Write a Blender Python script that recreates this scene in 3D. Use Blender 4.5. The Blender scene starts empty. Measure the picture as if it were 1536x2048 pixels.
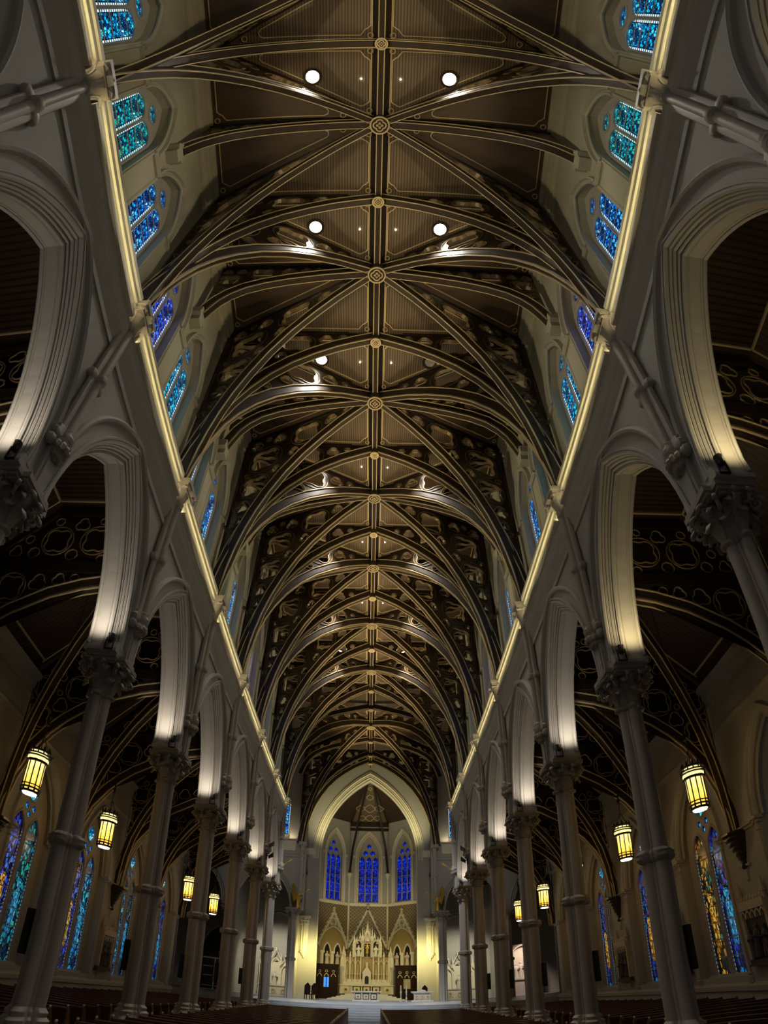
import bpy, math, random
from math import sin, cos, pi, radians, sqrt, atan2, hypot
from mathutils import Vector, Matrix, Euler
from mathutils.geometry import tessellate_polygon

random.seed(7)
S = bpy.context.scene
COL = S.collection

# ------------------------------------------------------------------ camera
cam = bpy.data.cameras.new('camera')
camera = bpy.data.objects.new('camera', cam)
COL.objects.link(camera)
S.camera = camera
cam.type = 'PANO'                                  # the photograph is a wide sweep: a fisheye lens with a fitted polynomial
cam.panorama_type = 'FISHEYE_LENS_POLYNOMIAL'
cam.sensor_fit = 'VERTICAL'
cam.sensor_width, cam.sensor_height = 15.36, 20.48
cam.fisheye_fov = pi
cam.fisheye_polynomial_k0 = 0.0
cam.fisheye_polynomial_k1 = -0.0896008368
cam.fisheye_polynomial_k2 = 0.00429244183
cam.fisheye_polynomial_k3 = -0.000642436069
cam.fisheye_polynomial_k4 = 0.0000302436553
cam.clip_end = 300
YAW, PITCH, ROLL = 0.01299306, 0.77262720, 0.01232832
fwd = Vector((sin(YAW) * cos(PITCH), cos(YAW) * cos(PITCH), sin(PITCH)))
rgt = Vector((cos(YAW), -sin(YAW), 0))
upv = rgt.cross(fwd)
r2 = cos(ROLL) * rgt + sin(ROLL) * upv
u2 = -sin(ROLL) * rgt + cos(ROLL) * upv
camera.matrix_world = Matrix(((r2.x, u2.x, -fwd.x, 0.277), (r2.y, u2.y, -fwd.y, 0.0), (r2.z, u2.z, -fwd.z, 1.6), (0, 0, 0, 1)))

# ------------------------------------------------------------------ world and exposure
S.view_settings.view_transform = 'Standard'
S.view_settings.look = 'None'
S.view_settings.gamma = 1
S.view_settings.use_curve_mapping = False
S.view_settings.exposure = 0.0
W = bpy.data.worlds.new('world')
S.world = W
W.use_nodes = True
W.node_tree.nodes['Background'].inputs[0].default_value = (1.0, 0.97, 0.95, 1)
W.node_tree.nodes['Background'].inputs[1].default_value = 0.045

S.cycles.max_bounces = 5
S.cycles.diffuse_bounces = 3
S.cycles.glossy_bounces = 2

# ------------------------------------------------------------------ dimensions (metres)
BAY, YA = 6.352, 0.9735
def row(r): return YA + BAY * r
XF, XC, XCL, XA = 6.35, 6.75, 6.75, 13.2           # arcade face, column axis, clerestory face, aisle wall
ZCEIL = 26.0
YE = 59.5                                          # east side of the crossing
YARCH = 63.7
YM = (row(7) + YE) / 2
PLAT, FZ = 0.5, -0.65
WIN_A = .55
SIDES = (1, -1)
SIDE = {1: 'right', -1: 'left'}
ORD = ['first', 'second', 'third', 'fourth', 'fifth', 'sixth', 'seventh', 'eighth', 'ninth', 'tenth', 'eleventh', 'twelfth',
       'thirteenth', 'fourteenth', 'fifteenth', 'sixteenth', 'seventeenth', 'eighteenth', 'nineteenth', 'twentieth']
def ordinal(n):
    if n < 20: return ORD[n]
    t = {2: 'twenty', 3: 'thirty'}[(n + 1) // 10]
    k = (n + 1) % 10
    return {2: 'twentieth', 3: 'thirtieth'}[(n + 1) // 10] if k == 0 else t + '-' + ORD[k - 1]

# ------------------------------------------------------------------ lamps
def lamp(kind, name, loc, aim, energy, colour, **k):
    d = bpy.data.lights.new(name, kind)
    d.energy = energy
    d.color = colour
    for a, b in k.items(): setattr(d, a, b)
    o = bpy.data.objects.new(name, d)
    COL.objects.link(o)
    o.location = loc
    if aim is not None:
        o.rotation_euler = (Vector(aim) - Vector(loc)).to_track_quat('-Z', 'Y').to_euler()
    return o
WARM, NEUT, COOL = (1.0, .82, .55), (1.0, .93, .82), (.9, .95, 1.0)
E_DOWN, E_WASH, E_SOFFIT, E_CHANCEL = 1080, 2400, 125, 900
for r in range(0, 7):                              # ceiling downlights, two to a bay
    for s in SIDES:
        if (r, s) == (2, 1): continue
        lamp('SPOT', 'downlight_lamp', (s * 2.5, row(r) + 1.3, 25.7), (s * 3.6, row(r) + 1.3, 0), E_DOWN, NEUT,
             spot_size=radians(84), spot_blend=1.0, shadow_soft_size=.12)
for r in range(-1, 8):                             # added lamps without fixtures over the clerestory ledges, brightening the roof
    for s in SIDES:
        y = row(r + .5) if r < 7 else YM
        lamp('SPOT', 'added_roof_wash', (s * 6.3, y, 16.3), (-s * 1.2, y, 26), E_WASH * (.35 + .13 * max(r, 0)), (1.0, .78, .42),
             spot_size=radians(62), spot_blend=1.0, shadow_soft_size=.15)
for r in range(-1, 7):                             # added floods without fixtures, brightening the opposite clerestory wall
    for s in SIDES:
        lamp('SPOT', 'added_clerestory_wash', (s * 6.35, row(r + .5), 16.35), (-s * 6.75, row(r + .5), 20.5), 1300, (1.0, .9, .62),
             spot_size=radians(44), spot_blend=1.0, shadow_soft_size=.15)
for r in range(0, 8):                              # uplights on the capitals, washing the arch soffits
    for s in SIDES:
        lamp('SPOT', 'soffit_lamp', (s * 6.85, row(r) - 1.3, 9.3), (s * 6.85, row(r) - 1.6, 12.6), E_SOFFIT, (1.0, .88, .72) if s < 0 or r > 2 else (1.0, .8, .42),
             spot_size=radians(165), spot_blend=1.0, shadow_soft_size=.12)
for s in SIDES:                                    # chancel lamps
    lamp('SPOT', 'chancel_lamp', (s * 4.7, 60.9, 5.4), (s * 5.1, 63.7, 4.6), E_CHANCEL * 1.0, (1.0, .87, .33), spot_size=radians(140), spot_blend=1, shadow_soft_size=.3)
    lamp('SPOT', 'altar_lamp', (s * 3.6, 64.6, 13.5), (s * .6, 69.5, 4.0), E_CHANCEL * 1.5, (1.0, .84, .48), spot_size=radians(60), spot_blend=.8, shadow_soft_size=.3)
    lamp('SPOT', 'arch_lamp', (s * 3.5, 60.0, 15.9), (s * 3.0, 63.7, 22.0), E_CHANCEL * 1.5, (1.0, .88, .46), spot_size=radians(110), spot_blend=1, shadow_soft_size=.3)
    lamp('SPOT', 'apse_lamp', (s * 2.0, 66.0, 9.6), (s * 2.2, 73.0, 15.0), E_CHANCEL * .3, (1.0, .87, .52), spot_size=radians(120), spot_blend=1, shadow_soft_size=.3)
    lamp('SPOT', 'chapel_lamp', (s * 9.5, 63.5, 8.0), (s * 9.5, 70.0, 2.5), E_CHANCEL * 1.6, (1.0, .93, .7), spot_size=radians(95), spot_blend=.8, shadow_soft_size=.2)
    lamp('SPOT', 'shrine_lamp', (s * 15.8, 63.4, 7.0), (s * 15.8, 67.0, 2.5), E_CHANCEL * (1.3 if s > 0 else .12), (1.0, .78, .68), spot_size=radians(70), spot_blend=.8, shadow_soft_size=.2)
    lamp('SPOT', 'added_sanctuary_spot', (s * 1.4, 37.0, 23.4), (s * 1.0, 52.0, .5), 17000, COOL, spot_size=radians(44), spot_blend=.8, shadow_soft_size=.3)  # added spot high in the nave, brightens the altar front and steps
    lamp('SPOT', 'crossing_lamp', (s * 5.2, 47.0, 16.2), (s * 7.0, 59.5, 12.5), E_CHANCEL * .7, NEUT, spot_size=radians(70), spot_blend=1, shadow_soft_size=.3)

# ------------------------------------------------------------------ materials
def _n(nt, t, **k):
    n = nt.nodes.new(t)
    for a, b in k.items():
        if a.startswith('_'): n.inputs[a[1:]].default_value = b
        else: setattr(n, a, b)
    return n
def mix(nt, fac, a, b, blend='MIX'):
    n = nt.nodes.new('ShaderNodeMix'); n.data_type = 'RGBA'; n.blend_type = blend
    for i, x in ((0, fac), (6, a), (7, b)):
        if hasattr(x, 'links'): nt.links.new(x, n.inputs[i])
        elif i == 0: n.inputs[i].default_value = x
        else: n.inputs[i].default_value = (*x, 1)
    return n.outputs[2]
def math_(nt, op, a, b=None):
    n = nt.nodes.new('ShaderNodeMath'); n.operation = op
    for i, x in enumerate((a, b)):
        if x is None: continue
        if hasattr(x, 'links'): nt.links.new(x, n.inputs[i])
        else: n.inputs[i].default_value = x
    return n.outputs[0]
def new_mat(name):
    m = bpy.data.materials.new(name); m.use_nodes = True
    nt = m.node_tree
    return m, nt, nt.nodes['Principled BSDF']
def solid(name, c, rough=.6, var=.12, scale=3.0, metal=0.0, bump=0.0, stretch=None, spec=.5):
    m, nt, b = new_mat(name)
    tc = _n(nt, 'ShaderNodeTexCoord')
    src = tc.outputs['Object']
    if stretch:
        mp = _n(nt, 'ShaderNodeMapping'); mp.inputs['Scale'].default_value = stretch
        nt.links.new(src, mp.inputs[0]); src = mp.outputs[0]
    no = _n(nt, 'ShaderNodeTexNoise', _Scale=scale, _Detail=4.0)
    nt.links.new(src, no.inputs['Vector'])
    dark = tuple(x * (1 - var) for x in c); lite = tuple(min(1, x * (1 + var)) for x in c)
    nt.links.new(mix(nt, no.outputs[0], dark, lite), b.inputs['Base Color'])
    b.inputs['Roughness'].default_value = rough
    b.inputs['Metallic'].default_value = metal
    b.inputs['Specular IOR Level'].default_value = spec
    if bump:
        bp = _n(nt, 'ShaderNodeBump', _Strength=bump, _Distance=.03)
        nt.links.new(no.outputs[0], bp.inputs['Height']); nt.links.new(bp.outputs[0], b.inputs['Normal'])
    return m
def boards(name, c, axis, pitch, rough=.5):
    """narrow tongue-and-groove boards: grooves across the given axis"""
    m, nt, b = new_mat(name)
    tc = _n(nt, 'ShaderNodeTexCoord')
    sp = _n(nt, 'ShaderNodeSeparateXYZ'); nt.links.new(tc.outputs['Object'], sp.inputs[0])
    u = math_(nt, 'FRACT', math_(nt, 'MULTIPLY', sp.outputs[axis], 1 / pitch))
    g = math_(nt, 'LESS_THAN', math_(nt, 'ABSOLUTE', math_(nt, 'SUBTRACT', u, .5)), .34)
    fl = math_(nt, 'FLOOR', math_(nt, 'MULTIPLY', sp.outputs[axis], 1 / pitch))
    wn = _n(nt, 'ShaderNodeTexWhiteNoise', noise_dimensions='1D'); nt.links.new(fl, wn.inputs['W'])
    no = _n(nt, 'ShaderNodeTexNoise', _Scale=1.4, _Detail=5.0)
    mp = _n(nt, 'ShaderNodeMapping'); mp.inputs['Scale'].default_value = (1, .35, 1) if axis == 0 else (.35, 1, 1)
    nt.links.new(tc.outputs['Object'], mp.inputs[0]); nt.links.new(mp.outputs[0], no.inputs['Vector'])
    c1 = mix(nt, wn.outputs[0], tuple(x * .8 for x in c), tuple(x * 1.15 for x in c))
    c2 = mix(nt, no.outputs[0], c1, tuple(x * .62 for x in c))
    nt.links.new(mix(nt, g, tuple(x * .3 for x in c), c2), b.inputs['Base Color'])
    bp = _n(nt, 'ShaderNodeBump', _Strength=.5, _Distance=.02)
    nt.links.new(g, bp.inputs['Height']); nt.links.new(bp.outputs[0], b.inputs['Normal'])
    b.inputs['Roughness'].default_value = rough
    return m
def glow(name, c, strength):
    m, nt, b = new_mat(name)
    b.inputs['Base Color'].default_value = (*[x * .3 for x in c], 1)
    b.inputs['Emission Color'].default_value = (*c, 1)
    b.inputs['Emission Strength'].default_value = strength
    return m
def stained(name, cols, strength, scale=9.0, hw=None, lead=.06, patch=.8, bead_k=.8):
    """backlit leaded glass: coloured cells between black leads, a beaded border inside the lancet's edge"""
    m, nt, b = new_mat(name)
    tc = _n(nt, 'ShaderNodeTexCoord')
    mp = _n(nt, 'ShaderNodeMapping'); mp.inputs['Scale'].default_value = (0, 1, .55)
    nt.links.new(tc.outputs['Object'], mp.inputs[0])
    vo = _n(nt, 'ShaderNodeTexVoronoi', _Scale=scale); nt.links.new(mp.outputs[0], vo.inputs['Vector'])
    ve = _n(nt, 'ShaderNodeTexVoronoi', feature='DISTANCE_TO_EDGE', _Scale=scale); nt.links.new(mp.outputs[0], ve.inputs['Vector'])
    sp = _n(nt, 'ShaderNodeSeparateColor'); nt.links.new(vo.outputs['Color'], sp.inputs[0])
    big = _n(nt, 'ShaderNodeTexNoise', _Scale=patch, _Detail=1.0); nt.links.new(tc.outputs['Object'], big.inputs['Vector'])
    fac = math_(nt, 'ADD', math_(nt, 'MULTIPLY', sp.outputs[0], .75), math_(nt, 'MULTIPLY', math_(nt, 'SUBTRACT', big.outputs[0], .5), 1.1))
    rp = _n(nt, 'ShaderNodeValToRGB')
    rp.color_ramp.interpolation = 'CONSTANT'
    el = rp.color_ramp.elements
    while len(el) > 1: el.remove(el[-1])
    el[0].position = 0; el[0].color = (*cols[0], 1)
    for i, c in enumerate(cols[1:], 1):
        e = el.new(i / len(cols)); e.color = (*c, 1)
    nt.links.new(fac, rp.inputs[0])
    col = rp.outputs[0]
    xy = _n(nt, 'ShaderNodeSeparateXYZ'); nt.links.new(tc.outputs['Object'], xy.inputs[0])
    if hw:
        ed = math_(nt, 'GREATER_THAN', math_(nt, 'ABSOLUTE', xy.outputs[1]), hw - .07)
        bead = math_(nt, 'LESS_THAN', math_(nt, 'FRACT', math_(nt, 'MULTIPLY', xy.outputs[2], 6.5)), .62)
        col = mix(nt, ed, col, mix(nt, bead, (.005, .01, .03), tuple(min(1, x * bead_k + .12) for x in cols[-1])))
        gate = math_(nt, 'LESS_THAN', math_(nt, 'ABSOLUTE', math_(nt, 'SUBTRACT', math_(nt, 'ABSOLUTE', xy.outputs[1]), hw - .09)), .014)
        col = mix(nt, gate, col, (0, 0, 0))
        lead_on = math_(nt, 'MULTIPLY', math_(nt, 'LESS_THAN', ve.outputs['Distance'], lead), math_(nt, 'SUBTRACT', 1.0, ed))
    else:
        lead_on = math_(nt, 'LESS_THAN', ve.outputs['Distance'], lead)
    col = mix(nt, lead_on, col, (0, 0, 0))
    nt.links.new(col, b.inputs['Emission Color'])
    b.inputs['Base Color'].default_value = (.01, .012, .02, 1)
    b.inputs['Roughness'].default_value = .25
    b.inputs['Emission Strength'].default_value = strength
    return m
def diaper(name, c1, c2, pitch):
    """stencilled wall pattern: rings and dots on a diagonal grid"""
    m, nt, b = new_mat(name)
    tc = _n(nt, 'ShaderNodeTexCoord')
    sp = _n(nt, 'ShaderNodeSeparateXYZ'); nt.links.new(tc.outputs['Object'], sp.inputs[0])
    out = None
    for off in (0, .5):
        fx = math_(nt, 'SUBTRACT', math_(nt, 'FRACT', math_(nt, 'ADD', math_(nt, 'MULTIPLY', sp.outputs[1], 1 / pitch), off)), .5)
        fz = math_(nt, 'SUBTRACT', math_(nt, 'FRACT', math_(nt, 'ADD', math_(nt, 'MULTIPLY', sp.outputs[2], 1 / pitch), off)), .5)
        d = math_(nt, 'SQRT', math_(nt, 'ADD', math_(nt, 'MULTIPLY', fx, fx), math_(nt, 'MULTIPLY', fz, fz)))
        ring = math_(nt, 'LESS_THAN', math_(nt, 'ABSOLUTE', math_(nt, 'SUBTRACT', d, .24)), .055)
        dot = math_(nt, 'LESS_THAN', d, .09)
        v = math_(nt, 'MAXIMUM', ring, dot)
        out = v if out is None else math_(nt, 'MAXIMUM', out, v)
    nt.links.new(mix(nt, out, c1, c2), b.inputs['Base Color'])
    b.inputs['Roughness'].default_value = .55
    return m

M = dict(
    plaster=solid('grey_cream_plaster', (.42, .40, .365), .75, .07, 1.2),
    fascia=solid('brightened_fascia_paint', (.78, .72, .55), .6, .05, 1.5),  # brightness of the cornice band painted in as a paler cream
    upper=solid('warm_clerestory_plaster', (.46, .42, .31), .75, .07, 1.2),
    stone=solid('grey_painted_stone', (.43, .38, .33), .55, .14, 2.5, stretch=(1, 1, .25)),
    capital=solid('brown_grey_carved_stone', (.33, .29, .245), .6, .22, 6.0, bump=.3),
    wood=solid('dark_varnished_wood', (.026, .015, .008), .33, .35, 2.0, stretch=(1, 1, 4)),
    rib=solid('brown_rib_wood', (.036, .022, .013), .5, .3, 3.0, spec=.3),
    tracery=solid('dark_tracery_wood', (.03, .018, .009), .28, .3, 3.0),
    gilt=solid('gilt_with_edge_highlight', (.62, .49, .28), .38, .18, 5.0),  # gilt trim, its tone raised to carry edge highlights as well
    rim=solid('tracery_edge_glint', (.62, .46, .24), .3, .3, 5.0, metal=.35),  # glints along the tracery openings, put into the colour
    rim_dark=solid('tracery_edge_dim_glint', (.2, .14, .07), .32, .3, 5.0),  # the same painted glint, dimmer, for the nave tracery
    board_a=boards('ceiling_boards_lengthwise', (.21, .15, .095), 0, .11),
    board_b=solid('ceiling_boards_crosswise', (.085, .05, .028), .5, .35, 2.2, stretch=(.3, 4, 1)),
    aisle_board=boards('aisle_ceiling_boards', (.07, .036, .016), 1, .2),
    marble=solid('white_marble', (.62, .58, .50), .4, .12, 4.0),
    reredos=solid('cream_carved_marble', (.60, .54, .41), .5, .15, 5.0, bump=.2),
    tympanum=solid('olive_carved_panel', (.24, .21, .14), .6, .3, 7.0, bump=.5),
    ochre=solid('ochre_niche_paint', (.34, .24, .10), .6, .1, 3.0),
    diaper=diaper('stencilled_diaper', (.10, .065, .035), (.42, .33, .18), .42),
    gold=solid('bright_gold_leaf', (.75, .5, .1), .3, .15, 6.0, metal=.7),
    floor=solid('dark_floor_tile', (.10, .09, .085), .35, .2, 2.0),
    step=solid('grey_marble_step', (.34, .36, .38), .4, .15, 1.5),
    pew=solid('red_brown_pew_wood', (.12, .048, .026), .28, .3, 3.0, stretch=(.3, 2, 2)),
    cabinet=solid('dark_mahogany', (.02, .008, .005), .6, .3, 2.0, spec=.12),
    black=solid('black_metal', (.012, .012, .012), .45, .2, 5.0),
    relief=solid('dark_painted_relief', (.06, .045, .035), .6, .5, 4.0, bump=.6),
    flesh=solid('pale_carved_figure', (.55, .46, .36), .6, .15, 6.0),
    wainscot=solid('black_brown_wainscot', (.012, .008, .006), .5, .3, 2.0),
    lamp_lens=glow('lamp_lens_white', (1.0, .93, .78), 22.0),
    lamp_dead=solid('unlit_lamp_lens', (.35, .33, .3), .2, .05, 3.0),
    amber=None, lantern_white=glow('lantern_base_glow', (1.0, .9, .62), 3.0),
    candle=solid('ivory_wax', (.7, .62, .48), .5, .05, 3.0),
    blue_light=glow('blue_backlit_glass', (.06, .3, .9), 1.0),
    strip=glow('added_glow_strip', (1.0, .88, .5), 24.0),  # added glow for the fascia, not a known fixture
    red=glow('exit_light_red', (1, .1, .05), .8),
)
def amber_glass():
    m, nt, b = new_mat('amber_lantern_glass')
    tc = _n(nt, 'ShaderNodeTexCoord'); sp = _n(nt, 'ShaderNodeSeparateXYZ'); nt.links.new(tc.outputs['Object'], sp.inputs[0])
    no = _n(nt, 'ShaderNodeTexNoise', _Scale=9.0, _Detail=2.0); nt.links.new(tc.outputs['Object'], no.inputs['Vector'])
    f = math_(nt, 'ADD', math_(nt, 'MULTIPLY', sp.outputs[2], .95), math_(nt, 'MULTIPLY', math_(nt, 'SUBTRACT', no.outputs[0], .5), .5))
    rp = _n(nt, 'ShaderNodeValToRGB')
    e = rp.color_ramp.elements
    e[0].position = .05; e[0].color = (.75, .3, .02, 1)
    e[1].position = .95; e[1].color = (1.0, .85, .38, 1)
    k = e.new(.5); k.color = (.9, .58, .07, 1)
    nt.links.new(f, rp.inputs[0]); nt.links.new(rp.outputs[0], b.inputs['Emission Color'])
    b.inputs['Emission Strength'].default_value = 2.1
    b.inputs['Base Color'].default_value = (.3, .2, .05, 1)
    ts = _n(nt, 'ShaderNodeBsdfTransparent'); ts.inputs[0].default_value = (1, .8, .4, 1)
    ms = _n(nt, 'ShaderNodeMixShader'); ms.inputs[0].default_value = .45
    out = nt.nodes['Material Output']
    nt.links.new(b.outputs[0], ms.inputs[1]); nt.links.new(ts.outputs[0], ms.inputs[2]); nt.links.new(ms.outputs[0], out.inputs[0])
    return m
M['amber'] = amber_glass()
BL = [(.0, .012, .06), (.0, .05, .3), (.0, .12, .62), (.01, .28, .8), (.08, .5, .8), (.45, .75, .95)]
TE = [(.0, .02, .06), (.0, .1, .16), (.0, .24, .34), (.0, .36, .46), (.02, .42, .3), (.4, .75, .8)]
CY = [(.0, .02, .08), (.0, .09, .3), (.0, .25, .6), (.0, .4, .72), (.05, .6, .72), (.55, .8, .95)]
RO = [(.0, .005, .05), (.01, .02, .35), (.02, .05, .7), (.02, .14, .75), (.1, .2, .8), (.6, .65, .95)]
AP = [(.0, .001, .05), (.0, .004, .22), (.0, .015, .5), (.0, .025, .65), (.005, .06, .85), (.03, .22, 1.0)]
MU = [(.0, .004, .04), (.0, .01, .1), (.01, .03, .35), (.0, .16, .4), (.12, .03, .22), (.25, .5, .6)]
AM = [(.004, .006, .01), (.02, .01, .0), (.28, .12, .01), (.5, .25, .02), (.02, .12, .1), (.3, .45, .5)]
GR = [(.002, .004, .006), (.0, .02, .03), (.01, .05, .06), (.0, .03, .12), (.06, .09, .08), (.2, .32, .4)]
for k, c, st, hw, sc in (('g_teal', TE, 1.4, .42, 12), ('g_cyan', CY, 1.4, .42, 12), ('g_blue', BL, 1.4, .42, 12), ('g_royal', RO, 1.4, .42, 12),
                         ('g_apse', AP, 1.1, None, 11), ('g_multi', [MU[0]] + MU, .85, .55, 7), ('g_amber', [AM[0]] + AM, .85, .55, 7), ('g_grey', GR, .8, .55, 7)):
    M[k] = stained('stained_' + k[2:] + '_glass', c, st, sc, hw, lead=.09, bead_k=.8 if hw == .42 else .12)
for k, c in (('a_teal', TE), ('a_cyan', CY), ('a_royal', RO)): M[k] = stained('stained_aisle_' + k[2:] + '_glass', [c[0]] + c, .75, 7, .55, lead=.1, bead_k=.12)
M['g_figure'] = stained('stained_figure_glass', [(.01, .12, .3), (.02, .25, .5), (.05, .4, .6), (.3, .5, .6)], .8, 10)
M['g_canopy'] = stained('stained_canopy_glass', [(.15, .06, .0), (.4, .2, .02), (.6, .34, .05), (.5, .45, .3)], 1.0, 10)
M['g_robe'] = stained('stained_robe_glass', [(.01, .01, .3), (.02, .02, .6), (.1, .05, .5), (.3, .05, .08)], .8, 8)

# ------------------------------------------------------------------ mesh helpers
class MB:
    def __init__(self): self.v = []; self.f = []
    def add(self, vs, fs, T=None):
        o = len(self.v)
        self.v += [tuple(T(*p)) for p in vs] if T else [tuple(p) for p in vs]
        self.f += [tuple(i + o for i in f) for f in fs]
        return self
    def box(self, x0, x1, y0, y1, z0, z1, T=None):
        vs = [(x, y, z) for x in (x0, x1) for y in (y0, y1) for z in (z0, z1)]
        return self.add(vs, [(0, 1, 3, 2), (4, 6, 7, 5), (0, 4, 5, 1), (2, 3, 7, 6), (0, 2, 6, 4), (1, 5, 7, 3)], T)
    def sweep(self, path, prof, closed=False, T=None, lim=2.0):
        """profile (n, w) carried along a flat path (u, v): n along the path's left normal, w across the plane"""
        n = len(path); P = len(prof); vs = []
        for i, (u, v) in enumerate(path):
            a = path[i - 1] if (closed or i > 0) else None
            c = path[(i + 1) % n] if (closed or i < n - 1) else None
            ns = []
            if a is not None:
                l = hypot(u - a[0], v - a[1]) or 1e-9; ns.append((-(v - a[1]) / l, (u - a[0]) / l))
            if c is not None:
                l = hypot(c[0] - u, c[1] - v) or 1e-9; ns.append((-(c[1] - v) / l, (c[0] - u) / l))
            nx, ny = sum(k[0] for k in ns) / len(ns), sum(k[1] for k in ns) / len(ns)
            q = max(nx * nx + ny * ny, 1 / lim ** 2)
            nx, ny = nx / q, ny / q
            vs += [(u + nx * a_, v + ny * a_, w) for a_, w in prof]
        fs = []
        for i in range(n if closed else n - 1):
            j = (i + 1) % n
            for k in range(P):
                m = (k + 1) % P
                fs.append((i * P + k, i * P + m, j * P + m, j * P + k))
        if not closed:
            fs.append(tuple(range(P)))
            fs.append(tuple((n - 1) * P + k for k in range(P - 1, -1, -1)))
        return self.add(vs, fs, T)
    def prism(self, poly, w0, w1, holes=(), T=None):
        loops = [list(poly)] + [list(h) for h in holes]
        flat = [p for l in loops for p in l]
        N = len(flat)
        tri = tessellate_polygon([[Vector((a, b, 0)) for a, b in l] for l in loops])
        vs = [(a, b, w0) for a, b in flat] + [(a, b, w1) for a, b in flat]
        fs = [tuple(t) for t in tri] + [tuple(i + N for i in reversed(t)) for t in tri]
        o = 0
        for l in loops:
            n = len(l)
            for i in range(n):
                j = (i + 1) % n
                fs.append((o + i, o + j, o + j + N, o + i + N))
            o += n
        return self.add(vs, fs, T)
    def lathe(self, prof, n=12, c=(0, 0), T=None, sx=1.0, sy=1.0, rot=0.0):
        vs = []; P = len(prof)
        for i in range(n):
            a = 2 * pi * i / n + rot
            vs += [(c[0] + r * cos(a) * sx, c[1] + r * sin(a) * sy, z) for r, z in prof]
        fs = []
        for i in range(n):
            j = (i + 1) % n
            for k in range(P - 1):
                fs.append((i * P + k, j * P + k, j * P + k + 1, i * P + k + 1))
        fs.append(tuple(i * P for i in range(n - 1, -1, -1)))
        fs.append(tuple(i * P + P - 1 for i in range(n)))
        return self.add(vs, fs, T)
    def loft(self, section, rings, T=None):
        """section: closed list of (x, y); rings: (scale, z) or (sx, sy, cx, cy, z)"""
        P = len(section); vs = []
        for r in rings:
            if len(r) == 2: r = (r[0], r[0], 0, 0, r[1])
            vs += [(x * r[0] + r[2], y * r[1] + r[3], r[4]) for x, y in section]
        fs = []
        for i in range(len(rings) - 1):
            for k in range(P):
                m = (k + 1) % P
                fs.append((i * P + k, i * P + m, (i + 1) * P + m, (i + 1) * P + k))
        fs.append(tuple(range(P - 1, -1, -1)))
        fs.append(tuple((len(rings) - 1) * P + k for k in range(P)))
        return self.add(vs, fs, T)
    def tube(self, pts, r, n=6, T=None):
        vs = []; pts = [Vector(p) for p in pts]; N = len(pts)
        for i, p in enumerate(pts):
            d = (pts[min(i + 1, N - 1)] - pts[max(i - 1, 0)]).normalized()
            a = d.orthogonal().normalized() if i == 0 else (a - d * a.dot(d)).normalized()
            b = d.cross(a); rr = r[i] if isinstance(r, (list, tuple)) else r
            vs += [tuple(p + (a * cos(2 * pi * k / n) + b * sin(2 * pi * k / n)) * rr) for k in range(n)]
        fs = [(i * n + k, i * n + (k + 1) % n, (i + 1) * n + (k + 1) % n, (i + 1) * n + k) for i in range(N - 1) for k in range(n)]
        fs += [tuple(range(n - 1, -1, -1)), tuple((N - 1) * n + k for k in range(n))]
        return self.add(vs, fs, T)
    def ball(self, c, r, n=8, m=6, s=(1, 1, 1)):
        prof = [(max(1e-3, sin(pi * k / m)) , -cos(pi * k / m)) for k in range(m + 1)]
        return self.lathe(prof, n, T=lambda x, y, z: (c[0] + x * r * s[0], c[1] + y * r * s[1], c[2] + z * r * s[2]))
    def mesh(self, name, smooth=False, sharp=35):
        me = bpy.data.meshes.new(name)
        me.from_pydata(self.v, [], self.f)
        me.validate()
        import bmesh as _bm
        b = _bm.new(); b.from_mesh(me); _bm.ops.recalc_face_normals(b, faces=b.faces); b.to_mesh(me); b.free()
        if smooth:
            me.polygons.foreach_set('use_smooth', [True] * len(me.polygons))
            me.set_sharp_from_angle(angle=radians(sharp))
        return me

def rect(n0, n1, w0, w1): return [(n0, w0), (n1, w0), (n1, w1), (n0, w1)]
def roll(cn, cw, r, k=6): return [(cn + r * cos(2 * pi * i / k), cw + r * sin(2 * pi * i / k)) for i in range(k)]
def circle(r, n=24, c=(0, 0), rot=0.0): return [(c[0] + r * cos(2 * pi * i / n + rot), c[1] + r * sin(2 * pi * i / n + rot)) for i in range(n)]
def foil(r, k=4, n=32, c=(0, 0), depth=.2, rot=0.0):
    return [(c[0] + r * (1 - depth + depth * abs(cos(k * (2 * pi * i / n) / 2))) * cos(2 * pi * i / n + rot),
             c[1] + r * (1 - depth + depth * abs(cos(k * (2 * pi * i / n) / 2))) * sin(2 * pi * i / n + rot)) for i in range(n)]
def pointed(a, z0, rise, n=10, c=0.0):
    """pointed arch from (c-a, z0) over the apex to (c+a, z0)"""
    R = (a * a + rise * rise) / (2 * a)
    if rise <= a:                                  # a blunt arch: treat as a circle segment pair
        R = max(R, a * 1.0001)
    t1 = atan2(rise, R - a)
    half = [(c - a + R - R * cos(t1 * i / n), z0 + R * sin(t1 * i / n)) for i in range(n + 1)]
    return half + [(2 * c - u, z) for u, z in reversed(half[:-1])]

def wall_T(u, v, w): return (-w, u, v)             # flat wall seen from inside: u along y, v up, w towards the room (minus local x)
def flat_T(z): return lambda u, v, w: (u, v, z + w)
def xz_T(u, v, w): return (u, w, v)

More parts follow.
